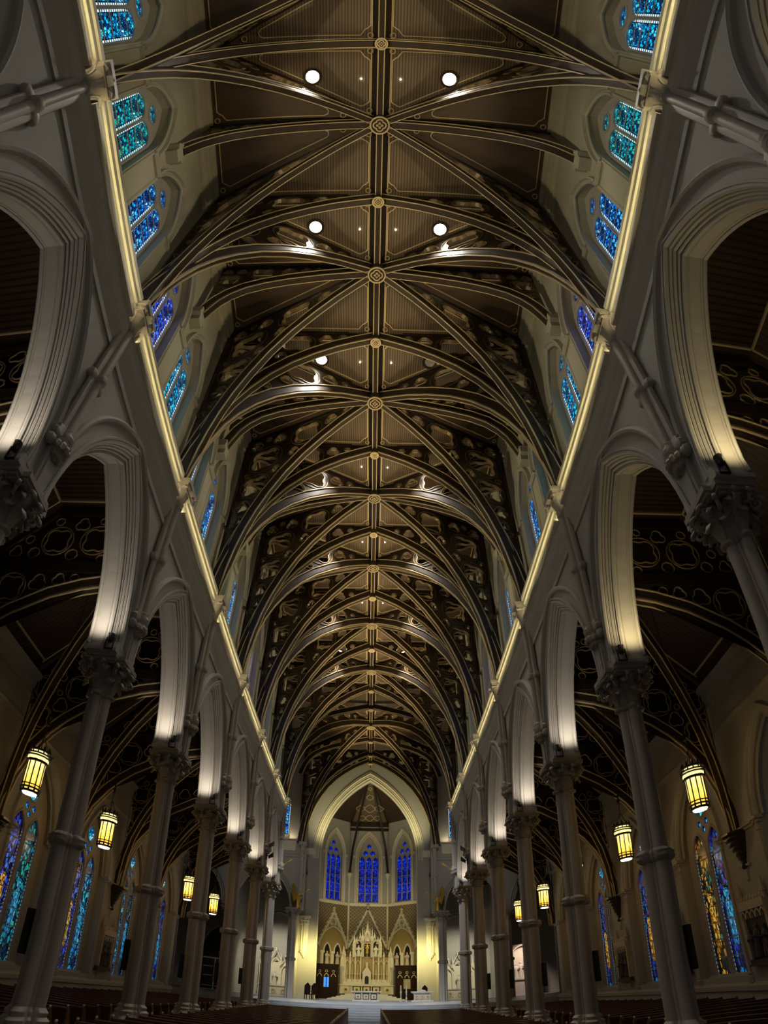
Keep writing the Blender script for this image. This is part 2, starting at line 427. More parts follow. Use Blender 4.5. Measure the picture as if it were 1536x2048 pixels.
# ------------------------------------------------------------------ scene helpers
def empty(name, loc=(0, 0, 0), rz=0.0):
    o = bpy.data.objects.new(name, None); COL.objects.link(o)
    o.location = loc; o.rotation_euler = (0, 0, rz); o.empty_display_size = .2
    return o
def tag(o, label, cat, group=None, kind=None):
    o['label'] = label; o['category'] = cat
    if group: o['group'] = group
    if kind: o['kind'] = kind
    return o
def thing(name, label, cat, loc=(0, 0, 0), rz=0.0, group=None, kind=None):
    return tag(empty(name, loc, rz), label, cat, group, kind)
def part(name, me, mat, parent=None, loc=(0, 0, 0), rot=(0, 0, 0), smooth=False):
    if isinstance(me, MB): me = me.mesh(name, smooth)
    if mat is not None and not me.materials: me.materials.append(M[mat])
    o = bpy.data.objects.new(name, me); COL.objects.link(o)
    if mat is not None and me.materials[0] != M[mat]:
        o.material_slots[0].link = 'OBJECT'; o.material_slots[0].material = M[mat]
    o.parent = parent; o.location = loc; o.rotation_euler = rot
    return o
KIDS = {}
def kids(o):
    return [c for c in o.children]
def dup(root, loc, rz, label, group=None, swap=None):
    """a copy of a thing with copies of its parts and their sub-parts"""
    r = root.copy(); COL.objects.link(r); r.location = loc; r.rotation_euler = (0, 0, rz)
    r['label'] = label
    if group: r['group'] = group
    for ch in kids(root):
        c = ch.copy(); COL.objects.link(c); c.parent = r; _swap(c, swap)
        for g in kids(ch):
            d = g.copy(); COL.objects.link(d); d.parent = c; _swap(d, swap)
    return r
def _swap(o, swap):
    if swap and o.type == 'MESH' and o.material_slots:
        m = o.material_slots[0].material
        if m in swap: o.material_slots[0].link = 'OBJECT'; o.material_slots[0].material = swap[m]
def discard(root):
    """takes a pattern thing away once its copies stand"""
    for c in list(root.children):
        for g in list(c.children): bpy.data.objects.remove(g)
        bpy.data.objects.remove(c)
    bpy.data.objects.remove(root)
def rz_of(s): return 0.0 if s > 0 else pi

# ------------------------------------------------------------------ floor
fl = thing('floor', 'dark tiled floor of the nave, aisles and transept', 'floor', kind='structure')
part('floor_slab', MB().box(-22, 22, -6, 46, FZ - .3, FZ), 'floor', fl)
part('runner', MB().box(-.95, .95, 6, 43.2, FZ, FZ + .012), 'step', fl)
# platform and steps of the sanctuary
pf = thing('floor', 'raised pale grey marble sanctuary platform with grey front steps', 'platform', kind='structure')
part('platform', MB().box(-22, 22, 46, 84, FZ - .3, PLAT), 'step', pf)
for k in range(6):
    part('step', MB().box(-6.2, 6.2, 43.6 + k * .4, 46.01, FZ, FZ + (k + 1) * .164), 'step', pf)

# ------------------------------------------------------------------ nave arcade and clerestory walls
H2 = BAY / 2
def arch_under(hw, z0, rise, ztop, zbot=9.1, n=12):
    """outline of a wall piece a bay long with a pointed opening cut from below"""
    return [(-H2, zbot), (-H2, ztop), (H2, ztop), (H2, zbot), (hw, zbot)] + list(reversed(pointed(hw, z0, rise, n))) + [(-hw, zbot)]
ARCH = (2.25, 9.3, 3.9)
mb = MB()
mb.prism(arch_under(2.66, 9.3, 4.55, 16.0), 0, -.26, T=wall_T)
mb.prism(arch_under(2.5, 9.3, 4.15, 16.0), -.26, -.85, T=wall_T)
me_spandrel = mb.mesh('spandrel')
mb = MB()
def arch_mould(mb, a, rise, prof, z0=9.3, T=wall_T, zbot=None):
    p = pointed(a, z0, rise, 14)
    if zbot: p = [(-a, zbot)] + p + [(a, zbot)]
    mb.sweep(p, prof, T=T)
for a, rs, cw, r in ((2.72, 4.66, .03, .045), (2.66, 4.55, .0, .06), (2.63, 4.48, -.09, .05), (2.6, 4.4, -.17, .06), (2.55, 4.28, -.23, .045),
                     (2.5, 4.15, -.29, .06), (2.5, 4.15, -.4, .025), (2.5, 4.15, -.72, .025), (2.5, 4.15, -.82, .06)):
    arch_mould(mb, a, rs, roll(0, cw, r), zbot=9.3)
me_mould = mb.mesh('arch_moulding', True)
mb = MB()
mb.sweep(pointed(2.86, 10.35, 3.78, 14), [(-.09, 0), (-.05, .1), (.02, .14), (.08, .1), (.1, 0)], T=wall_T)
for s in (-1, 1): mb.ball((-.08, s * 2.86, 10.3), .14)
me_hood = mb.mesh('hood_moulding', True)
# moulded springer blocks that flare out over the abacus
mb = MB()
for s in (-1, 1):
    mb.prism([(s * 2.42, 9.12), (s * 2.42, 9.2), (s * 2.5, 9.42), (s * H2, 9.42), (s * H2, 9.12)], .05, -.9, T=wall_T)
me_springer = mb.mesh('springer')
# cornice that carries the lit fascia
CORN = [(0, 13.95), (.06, 13.95), (.07, 14.1), (.03, 14.16), (.09, 14.32), (.13, 14.45), (.1, 14.5), (.15, 14.62), (.2, 14.8), (.2, 14.92), (.23, 15.0), (.23, 15.02), (-.4, 15.02), (-.4, 13.95)]
def run(prof, y0, y1):
    n = len(prof); mb = MB()
    mb.add([(-d, y, z) for y in (y0, y1) for d, z in prof], [(i, (i + 1) % n, n + (i + 1) % n, n + i) for i in range(n)] + [tuple(range(n)), tuple(range(2 * n - 1, n - 1, -1))])
    return mb
me_cornice = run(CORN, -H2, H2).mesh('cornice')
FASC = [(-.4, 15.02), (.34, 15.02), (.34, 15.13), (.17, 15.13), (.17, 15.2), (.2, 15.24), (.2, 15.42), (.17, 15.46), (.17, 15.66), (.22, 15.7), (.22, 15.86), (.27, 15.9), (.27, 16.05), (-.4, 16.05)]
me_fascia = run(FASC, -H2 + .42, H2 - .42).mesh('fascia')
me_strip = MB().box(-.31, -.27, -H2 + .5, H2 - .5, 15.13, 15.145).mesh('added_light_strip')  # added glowing strip, hidden on a lip shaped for it, brightens the fascia
# clerestory wall of a bay with two pointed window openings
CW = (.98, 16.7, 20.35, 1.95)                       # half width, sill, spring, rise
hole = lambda c: [(c - CW[0], CW[1])] + pointed(CW[0], CW[2], CW[3], 10, c) + [(c + CW[0], CW[1])]
mb = MB().prism([(-H2, 15.3), (-H2, ZCEIL + .1), (H2, ZCEIL + .1), (H2, 15.3)], 0, -.5, holes=[hole(-1.5), hole(1.5)], T=wall_T)
me_clere = mb.mesh('clerestory')
me_top = run([(0, 24.75), (.1, 24.75), (.12, 24.86), (.05, 24.92), (.06, 25.08), (.16, 25.14), (.18, 25.26), (.11, 25.32), (.12, 25.46), (.24, 25.52), (.26, 25.62), (.2, 25.68), (.22, 25.8), (.36, 25.86), (.38, 26.0), (0, 26.0)], -H2, H2).mesh('upper_cornice')
mb = MB()
for c in (-1.5, 1.5):
    mb.sweep(pointed(1.14, 20.2, 2.22, 12, c), [(-.13, 0), (-.13, .05), (-.08, .09), (-.03, .05), (.0, .06), (.04, .17), (.1, .17), (.13, .0)], T=wall_T)
    for k in (-1, 1): mb.sweep([(c + k * 1.08, 20.1), (c + k * 1.08, 16.4)], roll(0, .0, .06), T=wall_T)
mb.sweep([(-.4, 20.12), (.4, 20.12)], [(-.1, 0), (-.1, .08), (-.03, .06), (.03, .14), (.09, .14), (.12, 0)], T=wall_T)
for k in (-1, 1): mb.sweep([(k * 2.6, 20.12), (k * 3.0, 20.12)], [(-.1, 0), (-.1, .08), (-.03, .06), (.03, .14), (.09, .14), (.12, 0)], T=wall_T)
me_chood = mb.mesh('window_hood', True)
for s in SIDES:
    w = thing('wall_' + SIDE[s], 'cream arcade and clerestory wall along the %s of the nave' % SIDE[s], 'wall', kind='structure')
    for r in range(-1, 7):
        loc = (s * XF, row(r + .5), 0); ro = (0, 0, rz_of(s)); l2 = (s * XCL, row(r + .5), 0)
        part('spandrel', me_spandrel, 'plaster', w, loc, ro)
        part('arch_moulding', me_mould, 'plaster', w, loc, ro)
        part('hood_moulding', me_hood, 'plaster', w, loc, ro)
        part('springer', me_springer, 'plaster', w, loc, ro)
        part('cornice', me_cornice, 'plaster', w, loc, ro)
        o = part('fascia', me_fascia, 'fascia', w, loc, ro)
        part('added_light_strip', me_strip, 'strip', o)
        part('clerestory', me_clere, 'upper', w, l2, ro)
        part('window_hood', me_chood, 'upper', w, l2, ro)
        part('upper_cornice', me_top, 'upper', w, l2, ro)

# ------------------------------------------------------------------ clerestory windows
def tracery_plate(mb, outer, holes, w0, w1): mb.prism(outer, w0, w1, holes=holes, T=wall_T)
def rounded(a, z0, z1, rise, c=0.0, n=6): return [(c - a, z0)] + pointed(a, z1, rise, n, c) + [(c + a, z0)]
def lancet_panes(a, z0, zs, rise, cuts):
    """the leaded panels of one lancet, each as a mesh"""
    zz = [z0] + [c for c in cuts if z0 < c < zs] + [zs]
    out = []
    for lo, hi in zip(zz[:-1], zz[1:]):
        out.append(MB().prism([(-a + .01, lo + .02), (-a + .01, hi - .02), (a - .01, hi - .02), (a - .01, lo + .02)], .015, -.015, T=wall_T).mesh('pane'))
    top = pointed(a - .01, zs, rise, 6)
    out.append(MB().prism([(p[0], max(p[1], zs + .02)) for p in top], .015, -.015, T=wall_T).mesh('pane'))
    return out
a_, zs_, ri_ = .42, 20.3, .5
lan = [rounded(a_, 16.85, zs_, ri_, c) for c in (-.46, .46)]
mb = MB()
tracery_plate(mb, rounded(CW[0] + .02, 16.66, CW[2], CW[3]), lan + [circle(.3, 20, (0, 21.35))], -.34, -.46)
for l in lan: mb.sweep(l, roll(.03, -.33, .04), T=wall_T)
mb.sweep(circle(.34, 20, (0, 21.35)), roll(0, -.33, .04), closed=True, T=wall_T)
for c in (-.46, .46):
    for z in (17.4, 18.0, 18.6, 19.2, 19.8, 20.3): mb.box(.375, .41, c - a_, c + a_, z - .028, z + .028)
me_cframe = mb.mesh('window_frame', True)
me_csill = MB().prism([(-.0, 16.3), (.0, 16.72), (-.42, 16.95), (-.42, 16.3)], -1.02, 1.02, T=lambda u, v, w: (-u, w, v)).mesh('window_sill')
panes_c = lancet_panes(a_, 16.85, zs_, ri_, (17.4, 18.0, 18.6, 19.2, 19.8))
me_ocul = MB().prism(foil(.29, 4, 24), .015, -.015, T=wall_T).mesh('pane')
WN = 0
def next_window():
    global WN
    WN += 1
    return 'window_%d' % WN
protoC = thing('window_pattern', '', 'window', kind='structure')
part('window_frame', me_cframe, 'stone', protoC)
part('window_sill', me_csill, 'upper', protoC)
for c in (-.46, .46):
    for p in panes_c: part('pane', p, 'g_blue', protoC, (.40, c, 0))
part('pane', me_ocul, 'g_blue', protoC, (.40, 0, 21.35))
CG = {0: ('g_teal', 'g_blue'), 1: ('g_royal', 'g_cyan'), 2: ('g_cyan', 'g_blue'), 3: ('g_teal', 'g_blue'), 4: ('g_blue', 'g_royal'), 5: ('g_cyan', 'g_blue'), 6: ('g_blue', 'g_blue'), -1: ('g_blue', 'g_cyan')}
CN = {'g_teal': 'teal green', 'g_cyan': 'bright cyan', 'g_blue': 'azure blue', 'g_royal': 'royal blue'}
for s in SIDES:
    n = 0
    for r in range(-1, 7):
        for k in (0, 1):
            if r == -1 and k == 0: continue
            g = CG[r][k]
            if (r, k) == (-1, 0): continue
            lab = '%s stained twin-lancet clerestory window, %s along the %s wall' % (CN[g], ordinal(n), SIDE[s])
            o = dup(protoC, (s * XCL, row(r + .5) + (k - .5) * 3.0, 0), rz_of(s), lab, 'clerestory windows', {M['g_blue']: M[g]})
            o.name = next_window(); n += 1

# ------------------------------------------------------------------ ceiling
ce = thing('ceiling', 'flat dark boarded timber ceiling panelled between the nave ribs', 'ceiling', kind='structure')
part('ceiling_backing', MB().box(-7.3, 7.3, row(-1), YARCH + .5, ZCEIL + .12, ZCEIL + .4), 'wood', ce)
part('ridge_beam', MB().sweep([(0, row(-1)), (0, YARCH)], [(-.15, .1), (-.15, -.26), (-.1, -.36), (.1, -.36), (.15, -.26), (.15, .1)], T=flat_T(ZCEIL)), 'rib', ce)
part('ridge_gap_strip', MB().box(-.34, .34, row(-1), YARCH, ZCEIL - .06, ZCEIL + .05), 'wood', ce)  # dark strip put in for the shaded gaps beside the beam
mb = MB()
for x in (-.11, .11, -.35, .35): mb.box(x - .018, x + .018, row(-1), YARCH, ZCEIL - (.37 if abs(x) < .3 else .08), ZCEIL - (.31 if abs(x) < .3 else .0))
part('ridge_moulding', mb, 'gilt', ce)
def inset(poly, d):
    n = len(poly); out = []
    A = sum(poly[i][0] * poly[(i + 1) % n][1] - poly[(i + 1) % n][0] * poly[i][1] for i in range(n))
    if A < 0: poly = poly[::-1]
    for i in range(n):
        a, b, c = Vector(poly[i - 1]), Vector(poly[i]), Vector(poly[(i + 1) % n])
        e1, e2 = (b - a).normalized(), (c - b).normalized()
        n1, n2 = Vector((-e1.y, e1.x)), Vector((-e2.y, e2.x))
        k = (n1 + n2) / (1 + n1.dot(n2))
        out.append(tuple(b + k * d))
    return out
def scallop(poly, r, n=4):
    out = []; N = len(poly)
    for i in range(N):
        a, b, c = Vector(poly[i - 1]), Vector(poly[i]), Vector(poly[(i + 1) % N])
        u, w = (a - b).normalized(), (c - b).normalized()
        ang = u.angle(w); rr = r * (1.0 if ang > .8 else 1.9)
        for k in range(n + 1):
            t = k / n
            d = (u * (1 - t) + w * t).normalized()
            out.append(tuple(b + d * rr * (1 if 0 < k < n else 1.25)))
    return out
def cell(poly, kind):
    ins = inset(poly, .30)
    p = MB().prism(inset(poly, .05), -.02, .12, T=flat_T(ZCEIL)).mesh('panel')
    mb = MB()
    sc = scallop(ins, .3)
    mb.sweep(sc, rect(-.018, .018, -.07, .0), closed=True, T=flat_T(ZCEIL))
    for q in ins: mb.sweep(circle(.1, 10, q), rect(-.018, .018, -.07, 0), closed=True, T=flat_T(ZCEIL))
    return p, mb.mesh('panel_trim'), 'board_a' if kind == 'a' else 'board_b'
cells = []
for s in (1, -1):
    for polys, kd in ((((.1, -H2), (.1, 0), (6.2, -H2)), 'a'), (((6.5, -H2), (6.5, 0), (.1, 0)), 'b'), (((6.5, 0), (6.5, H2), (.1, 0)), 'b'), (((.1, 0), (.1, H2), (6.2, H2)), 'a')):
        cells.append(cell([(s * x, y) for x, y in polys], kd))
for r in range(-1, 7):
    for p, t, m in cells:
        o = part('panel', p, m, ce, (0, row(r + .5), 0))
        part('panel_trim', t, 'gilt', o)
YM = (row(7) + YE) / 2
KX = (YE - row(7)) / BAY
for s in (1, -1):                                   # the larger panels over the crossing
    for polys, kd in ((((.1, row(7)), (.1, YM), (6.2, row(7))), 'a'), (((6.5, row(7)), (6.5, YM), (.1, YM)), 'b'), (((6.5, YM), (6.5, YE), (.1, YM)), 'b'), (((.1, YM), (.1, YE), (6.2, YE)), 'a'),
                      (((.1, YE), (.1, YARCH), (6.2, YARCH), (6.2, YE)), 'a')):
        p, t, m = cell([(s * x, y) for x, y in polys], kd)
        o = part('panel', p, m, ce)
        part('panel_trim', t, 'gilt', o)

# ------------------------------------------------------------------ timber ribs of the nave roof
CURVE = [(6.35, 15.85), (6.27, 16.7), (6.15, 17.6), (5.98, 18.5), (5.72, 19.5), (5.35, 20.5), (4.85, 21.5), (4.2, 22.5), (3.4, 23.4), (2.5, 24.15), (1.6, 24.75), (.8, 25.15), (0, 25.5)]
MID = [(6.32, 21.75), (6.18, 22.2), (5.95, 22.8), (5.6, 23.35), (5.1, 23.85), (4.4, 24.25), (3.5, 24.6), (2.4, 24.92), (1.2, 25.2), (0, 25.45)]
def offset_path(path, d):
    out = []
    for i, p in enumerate(path):
        a, c = Vector(path[max(i - 1, 0)]), Vector(path[min(i + 1, len(path) - 1)])
        t = (c - a).normalized()
        out.append((p[0] - t.y * d, p[1] + t.x * d))
    return out
def pack(inside, x0, x1, z0, z1, bound, rmax, rmin, nmax):
    """circles packed greedily into a flat region"""
    st = .09; cand = []
    bound = [tuple(b) for b in bound]
    nx, nz = int((x1 - x0) / st), int((z1 - z0) / st)
    for i in range(nx):
        for j in range(nz):
            x, z = x0 + i * st, z0 + j * st
            if inside(x, z):
                d = min((x - b[0]) ** 2 + (z - b[1]) ** 2 for b in bound) ** .5
                if d > rmin: cand.append([d, x, z])
    out = []
    while cand and len(out) < nmax:
        b = max(cand); r = min(b[0], rmax)
        out.append((b[1], b[2], r))
        nc = []
        for d, x, z in cand:
            q = hypot(x - b[1], z - b[2]) - r
            if q > rmin: nc.append([min(d, q), x, z])
        cand = nc
    return out
def dense(path, st=.15):
    out = []
    for a, b in zip(path[:-1], path[1:]):
        n = max(1, int(hypot(b[0] - a[0], b[1] - a[1]) / st))
        out += [(a[0] + (b[0] - a[0]) * k / n, a[1] + (b[1] - a[1]) * k / n) for k in range(n)]
    return out + [path[-1]]
def interp(path, x):
    """height of a curve given as (x, z) with x falling along it"""
    for a, b in zip(path[:-1], path[1:]):
        if min(a[0], b[0]) - 1e-6 <= x <= max(a[0], b[0]) + 1e-6 and abs(a[0] - b[0]) > 1e-6:
            return a[1] + (b[1] - a[1]) * (x - a[0]) / (b[0] - a[0])
    return 1e9
def tracery(curve, back, top, xwall, sx=1.0, posts=(), rmax=.95, nmax=15):
    """openwork between a rib's back and the ceiling: foiled rings, small eyes, straight posts"""
    ext = offset_path(curve, -back)
    bd = dense(ext) + dense([(0, top), (xwall, top), (xwall, curve[0][1])])
    for p in posts: bd += dense([(p, top), (p, interp(ext, p))])
    ins = lambda x, z: z < top and x < xwall and z > (interp(ext, x) if x < ext[1][0] else ext[0][1])
    cs = pack(ins, 0, xwall, curve[0][1], top, bd, rmax, .19, nmax)
    out = [p for p in ext if p[0] < xwall - .03]
    out = [(max(0.0, p[0]), p[1]) for p in out]
    out = [(xwall, out[0][1])] + out
    if out[-1][0] < .01: out.append((0.0, top)) if out[-1][1] < top - .02 else None
    out.append((xwall, top))
    return pierced(out, cs, lambda u, v, w: (u * sx, w, v), .055)
def pierced(outline, cs, T, th):
    """a board with foiled openings, each with a raised rim"""
    holes, mb, rim = [], MB(), MB()
    for x, z, r in cs:
        h = foil(r * .86, 4, 28, (x, z), .3, pi / 4) if r > .5 else (foil(r * .84, 3, 18, (x, z), .3, pi / 2) if r > .28 else circle(r * .8, 8, (x, z)))
        holes.append(h)
        rim.sweep(h, rect(-.012, .022, -th - .03, th + .03), closed=True, T=T)
        if r > .5: rim.sweep(circle(r * .95, 24, (x, z)), rect(-.014, .014, -th - .025, th + .025), closed=True, T=T)
    mb.prism(outline, -th, th, holes=holes, T=T)
    return mb.mesh('tracery'), rim.mesh('tracery_rim')
def rib_parts(root, curve, sx, width=.33, depth=.42, back=.42, tracer=True, rz=0.0, loc=(0, 0, 0), top=ZCEIL - .12, xwall=6.6, posts=(4.35,), half=1):
    """one half (or both halves) of an arch: rib, edge mouldings, tracery, head beam; memoised meshes"""
    key = (id(curve), round(sx, 4), width, tracer)
    if key not in RIBC:
        Tm = lambda u, v, w: (u * sx, w, v)
        w2 = width / 2
        rib = MB().sweep(curve, [(0, -w2 * .6), (.06 * -1, -w2), (-depth, -w2), (-depth, w2), (-.06, w2), (0, w2 * .6)], T=Tm).mesh('rib', True)
        mb = MB()
        for k in (-1, 1):
            mb.sweep(curve, rect(-.03, .035, k * w2 * .8 - .014, k * w2 * .8 + .014), T=Tm)
            mb.sweep(curve, rect(-depth, -depth + .035, k * (w2 + .015) - .015, k * (w2 + .015) + .015), T=Tm)
        edge = mb.mesh('edge_moulding')
        tr = tracery(curve, back, top, xwall, sx, posts) if tracer else None
        bm_ = MB().box(min(1.2, 1.2) * sx, xwall * sx, -.13, .13, top - .06, top + .2).mesh('head_beam') if tracer else None
        RIBC[key] = (rib, edge, tr, bm_)
    rib, edge, tr, bm_ = RIBC[key]
    part('rib', rib, 'rib', root, loc, (0, 0, rz), True)
    part('edge_moulding', edge, 'gilt', root, loc, (0, 0, rz))
    if tr:
        part('tracery', tr[0], 'tracery', root, loc, (0, 0, rz))
        part('tracery_rim', tr[1], 'rim_dark', root, loc, (0, 0, rz))['kind'] = 'stuff'
        part('head_beam', bm_, 'wood', root, loc, (0, 0, rz))
RIBC = {}
def boss_mesh(r):
    a = MB().lathe([(r * .8, ZCEIL - .25), (r, ZCEIL - .3), (r, ZCEIL - .62), (r * .86, ZCEIL - .7), (.02, ZCEIL - .7)], 20).mesh('boss', True)
    mb = MB()
    mb.sweep(circle(r * .9, 20), rect(-.03, .03, 0, .06), closed=True, T=flat_T(ZCEIL - .74))
    mb.sweep(foil(r * .62, 4, 24, depth=.25), rect(-.025, .025, 0, .05), closed=True, T=flat_T(ZCEIL - .74))
    for k in range(4):
        mb.ball((r * .22 * cos(k * pi / 2), r * .22 * sin(k * pi / 2), ZCEIL - .73), r * .16, 6, 4)
    return a, mb.mesh('boss_ornament')
BOSS, BOSS_S = boss_mesh(.38), boss_mesh(.23)
def add_boss(root, b):
    o = part('boss', b[0], 'rib', root)
    part('boss_ornament', b[1], 'gilt', o)
def bay_name(r): return {-1: 'above the camera'}.get(r, ordinal(max(r, 0)))
DL = sqrt(6.2 ** 2 + H2 ** 2); DA = atan2(H2, 6.2)
trans = diagA = diagB = midr = None
for r in range(0, 8):
    lab = 'dark traceried timber arch spanning the nave, %s transverse arch from the front' % ordinal(r)
    if trans is None:
        trans = thing('transverse_arch', lab, 'timber arch', (0, row(r), 0), group='transverse arches of the nave')
        for s in SIDES: rib_parts(trans, CURVE, 1.0, rz=rz_of(s))
        add_boss(trans, BOSS_S)
    else:
        dup(trans, (0, row(r), 0), 0, lab)
def diagonal(y, L, ang, sgn, lab):
    root = thing('diagonal_arch', lab, 'timber arch', (0, y, 0), group='diagonal arches of the nave')
    for s in SIDES:
        a = (ang if sgn > 0 else -ang) + (0 if s > 0 else pi)
        rib_parts(root, CURVE, L / 6.35, .28, rz=a)
    return root
for sgn in (1, -1):
    proto = None
    for r in range(-1, 7):
        lab = 'dark timber diagonal arch across the %s vault bay, slanting to the %s' % (ordinal(r + 1), 'right as it recedes' if sgn > 0 else 'left as it recedes')
        if proto is None: proto = diagonal(row(r + .5), DL, DA, sgn, lab)
        else: dup(proto, (0, row(r + .5), 0), 0, lab)
me_bracket = MB().prism([(-.3, 22.55), (.3, 22.55), (.3, 22.3), (.36, 22.25), (.36, 22.1), (.22, 22.0), (.22, 21.75), (-.22, 21.75), (-.22, 22.0), (-.36, 22.1), (-.36, 22.25), (-.3, 22.3)], -.0, .42, T=wall_T).mesh('bracket')
for r in range(0, 7):
    lab = 'curved timber bracket arch on stone corbels amid the %s vault bay' % ordinal(r + 1)
    if midr is None:
        midr = thing('bracket_arch', lab, 'timber arch', (0, row(r + .5), 0), group='bracket arches at mid bay')
        for s in SIDES: rib_parts(midr, MID, 1.0, .34, depth=.36, rz=rz_of(s), posts=(5.3,), xwall=6.5)
        for s in SIDES: part('corbel', me_bracket, 'upper', midr, (s * XCL, 0, -.6), (0, 0, rz_of(s)))
        add_boss(midr, BOSS)
    else:
        dup(midr, (0, row(r + .5), 0), 0, lab)
# crossing
cx_ = thing('crossing_arch', 'timber arches meeting over the crossing before the chancel arch', 'timber arch', (0, YM, 0))
LX, AX = sqrt(6.2 ** 2 + ((YE - row(7)) / 2) ** 2), atan2((YE - row(7)) / 2, 6.2)
for a in (AX, -AX, pi + AX, pi - AX): rib_parts(cx_, CURVE, LX / 6.35, .34, rz=a)
add_boss(cx_, BOSS)
for i, y in enumerate((48.8, 55.9)):
    t = thing('crossing_rib', 'slim dark timber rib over the %s half of the crossing' % ('near', 'far')[i], 'timber rib', (0, y, 0))
    for s in SIDES: rib_parts(t, MID, 1.0, .3, rz=rz_of(s), tracer=False)
    add_boss(t, BOSS_S)
dup(trans, (0, YE, 0), 0, 'dark timber transverse arch at the far side of the crossing')
dup(trans, (0, 61.7, 0), 0, 'dark timber transverse arch directly before the chancel arch')

# ------------------------------------------------------------------ clustered columns
def cluster(circs, n=48):
    out = []
    for i in range(n):
        a = 2 * pi * i / n; d = (cos(a), sin(a)); best = .05
        for cx, cy, r in circs:
            b = d[0] * cx + d[1] * cy; q = b * b - (cx * cx + cy * cy - r * r)
            if q > 0: best = max(best, b + sqrt(q))
        out.append((best * d[0], best * d[1]))
    return out
COLSEC = cluster([(.285 * cos(k * pi / 2), .285 * sin(k * pi / 2), .165) for k in range(4)] + [(.235 * cos(pi / 4 + k * pi / 2), .235 * sin(pi / 4 + k * pi / 2), .05) for k in range(4)], 72)
COLSEC = [(x * .77, y * .77) for x, y in COLSEC]
me_shaft_u = MB().loft(COLSEC, [(.98, 4.2), (.94, 8.2)]).mesh('upper_shaft', True)
me_shaft_l = MB().loft(COLSEC, [(1.08, .5), (1.06, 4.1)]).mesh('lower_shaft', True)
me_annulet = MB().loft(COLSEC, [(1.05, 3.98), (1.3, 4.03), (1.42, 4.1), (1.36, 4.17), (1.42, 4.22), (1.2, 4.3), (1.0, 4.32)]).mesh('annulet', True)
me_base = MB().loft(COLSEC, [(1.95, FZ), (1.95, -.12), (1.8, -.08), (1.8, .1), (1.6, .16), (1.5, .22), (1.55, .3), (1.3, .36), (1.35, .44), (1.1, .52)]).mesh('base', True)
AB = .6
def abacus_poly(a, b): return [(-a, -b), (-b, -b), (-b, -a), (b, -a), (b, -b), (a, -b), (a, b), (b, b), (b, a), (-b, a), (-b, b), (-a, b)]
mb = MB()
for z0, z1, k in ((8.86, 8.92, .92), (8.92, 9.0, 1.02), (9.0, 9.12, 1.1)): mb.prism(abacus_poly(AB * k, AB * k * .72), z0, z1)
me_abacus = mb.mesh('abacus')
me_bell = MB().loft(COLSEC, [(1.0, 8.02), (1.2, 8.06), (1.2, 8.12), (1.0, 8.16), (1.04, 8.4), (1.25, 8.65), (1.65, 8.88)]).mesh('capital', True)
def leaf_mesh(h, out, w, curl=.1):
    mb = MB(); pts = []
    for i in range(8):
        t = i / 7
        x = out * t ** 2 + (curl * .6 if i >= 6 else 0)
        z = h * (sin(min(t, .86) * pi / 2 / .86)) - (curl * (t - .86) / .14 if t > .86 else 0)
        pts.append((x, z, w * (.55 + .6 * sin(pi * t * .85)) * (.35 if i == 7 else 1)))
    vs = []
    for x, z, ww in pts: vs += [(x, -ww, z - .02), (x + .035, 0, z), (x, ww, z - .02), (x - .03, 0, z - .03)]
    fs = []
    for i in range(7):
        for k in range(4): fs.append((i * 4 + k, i * 4 + (k + 1) % 4, i * 4 + 4 + (k + 1) % 4, i * 4 + 4 + k))
    fs += [(3, 2, 1, 0), (28, 29, 30, 31)]
    return mb.add(vs, fs).mesh('leaf', True, 110)
me_leaf1, me_leaf2 = leaf_mesh(.4, .2, .14, .14), leaf_mesh(.66, .3, .12, .14)
def volute_mesh(r):
    pts = [(r * (1 - k / 22) * cos(k * .55) + .0, 0, r * (1 - k / 22) * sin(k * .55)) for k in range(20)]
    return MB().tube(pts, [.058 * (1 - k / 28) for k in range(20)], 5).mesh('volute', True, 100)
me_volute = volute_mesh(.165)
colm = None
for s in SIDES:
    for r in list(range(1, 8)) + [8.5]:
        y = row(r) if r < 8 else YE
        n = r - 1 if r < 8 else 7
        lab = '%s pale clustered column from the front on the %s side of the nave' % (ordinal(int(n)), SIDE[s]) if r < 8 else 'clustered pier at the %s corner of the sanctuary beyond the crossing' % SIDE[s]
        loc = (s * XC, y, 0)
        if colm is None:
            colm = thing('clustered_column', lab, 'column', loc, rz_of(s), 'nave columns')
            part('base', me_base, 'stone', colm); part('lower_shaft', me_shaft_l, 'stone', colm)
            part('annulet', me_annulet, 'capital', colm); part('upper_shaft', me_shaft_u, 'stone', colm)
            cp = part('capital', me_bell, 'capital', colm)
            part('abacus', me_abacus, 'capital', colm)
            for k in range(8):
                a = k * pi / 4
                ra = .32 if k % 2 == 0 else .24
                part('leaf', me_leaf1, 'capital', cp, (ra * cos(a), ra * sin(a), 8.14), (0, 0, a))
                a += pi / 8
                part('leaf', me_leaf2, 'capital', cp, (.27 * cos(a), .27 * sin(a), 8.14), (0, 0, a))
            for k in range(4):
                a = pi / 4 + k * pi / 2
                part('volute', me_volute, 'capital', cp, (.63 * cos(a), .63 * sin(a), 8.72), (0, 0, a))
                a = k * pi / 2
                for q in (-.17, .17):
                    part('volute', me_volute, 'capital', cp, (.58 * cos(a) - q * sin(a), .58 * sin(a) + q * cos(a), 8.76), (0, 0, a))
        else:
            dup(colm, loc, rz_of(s), lab)

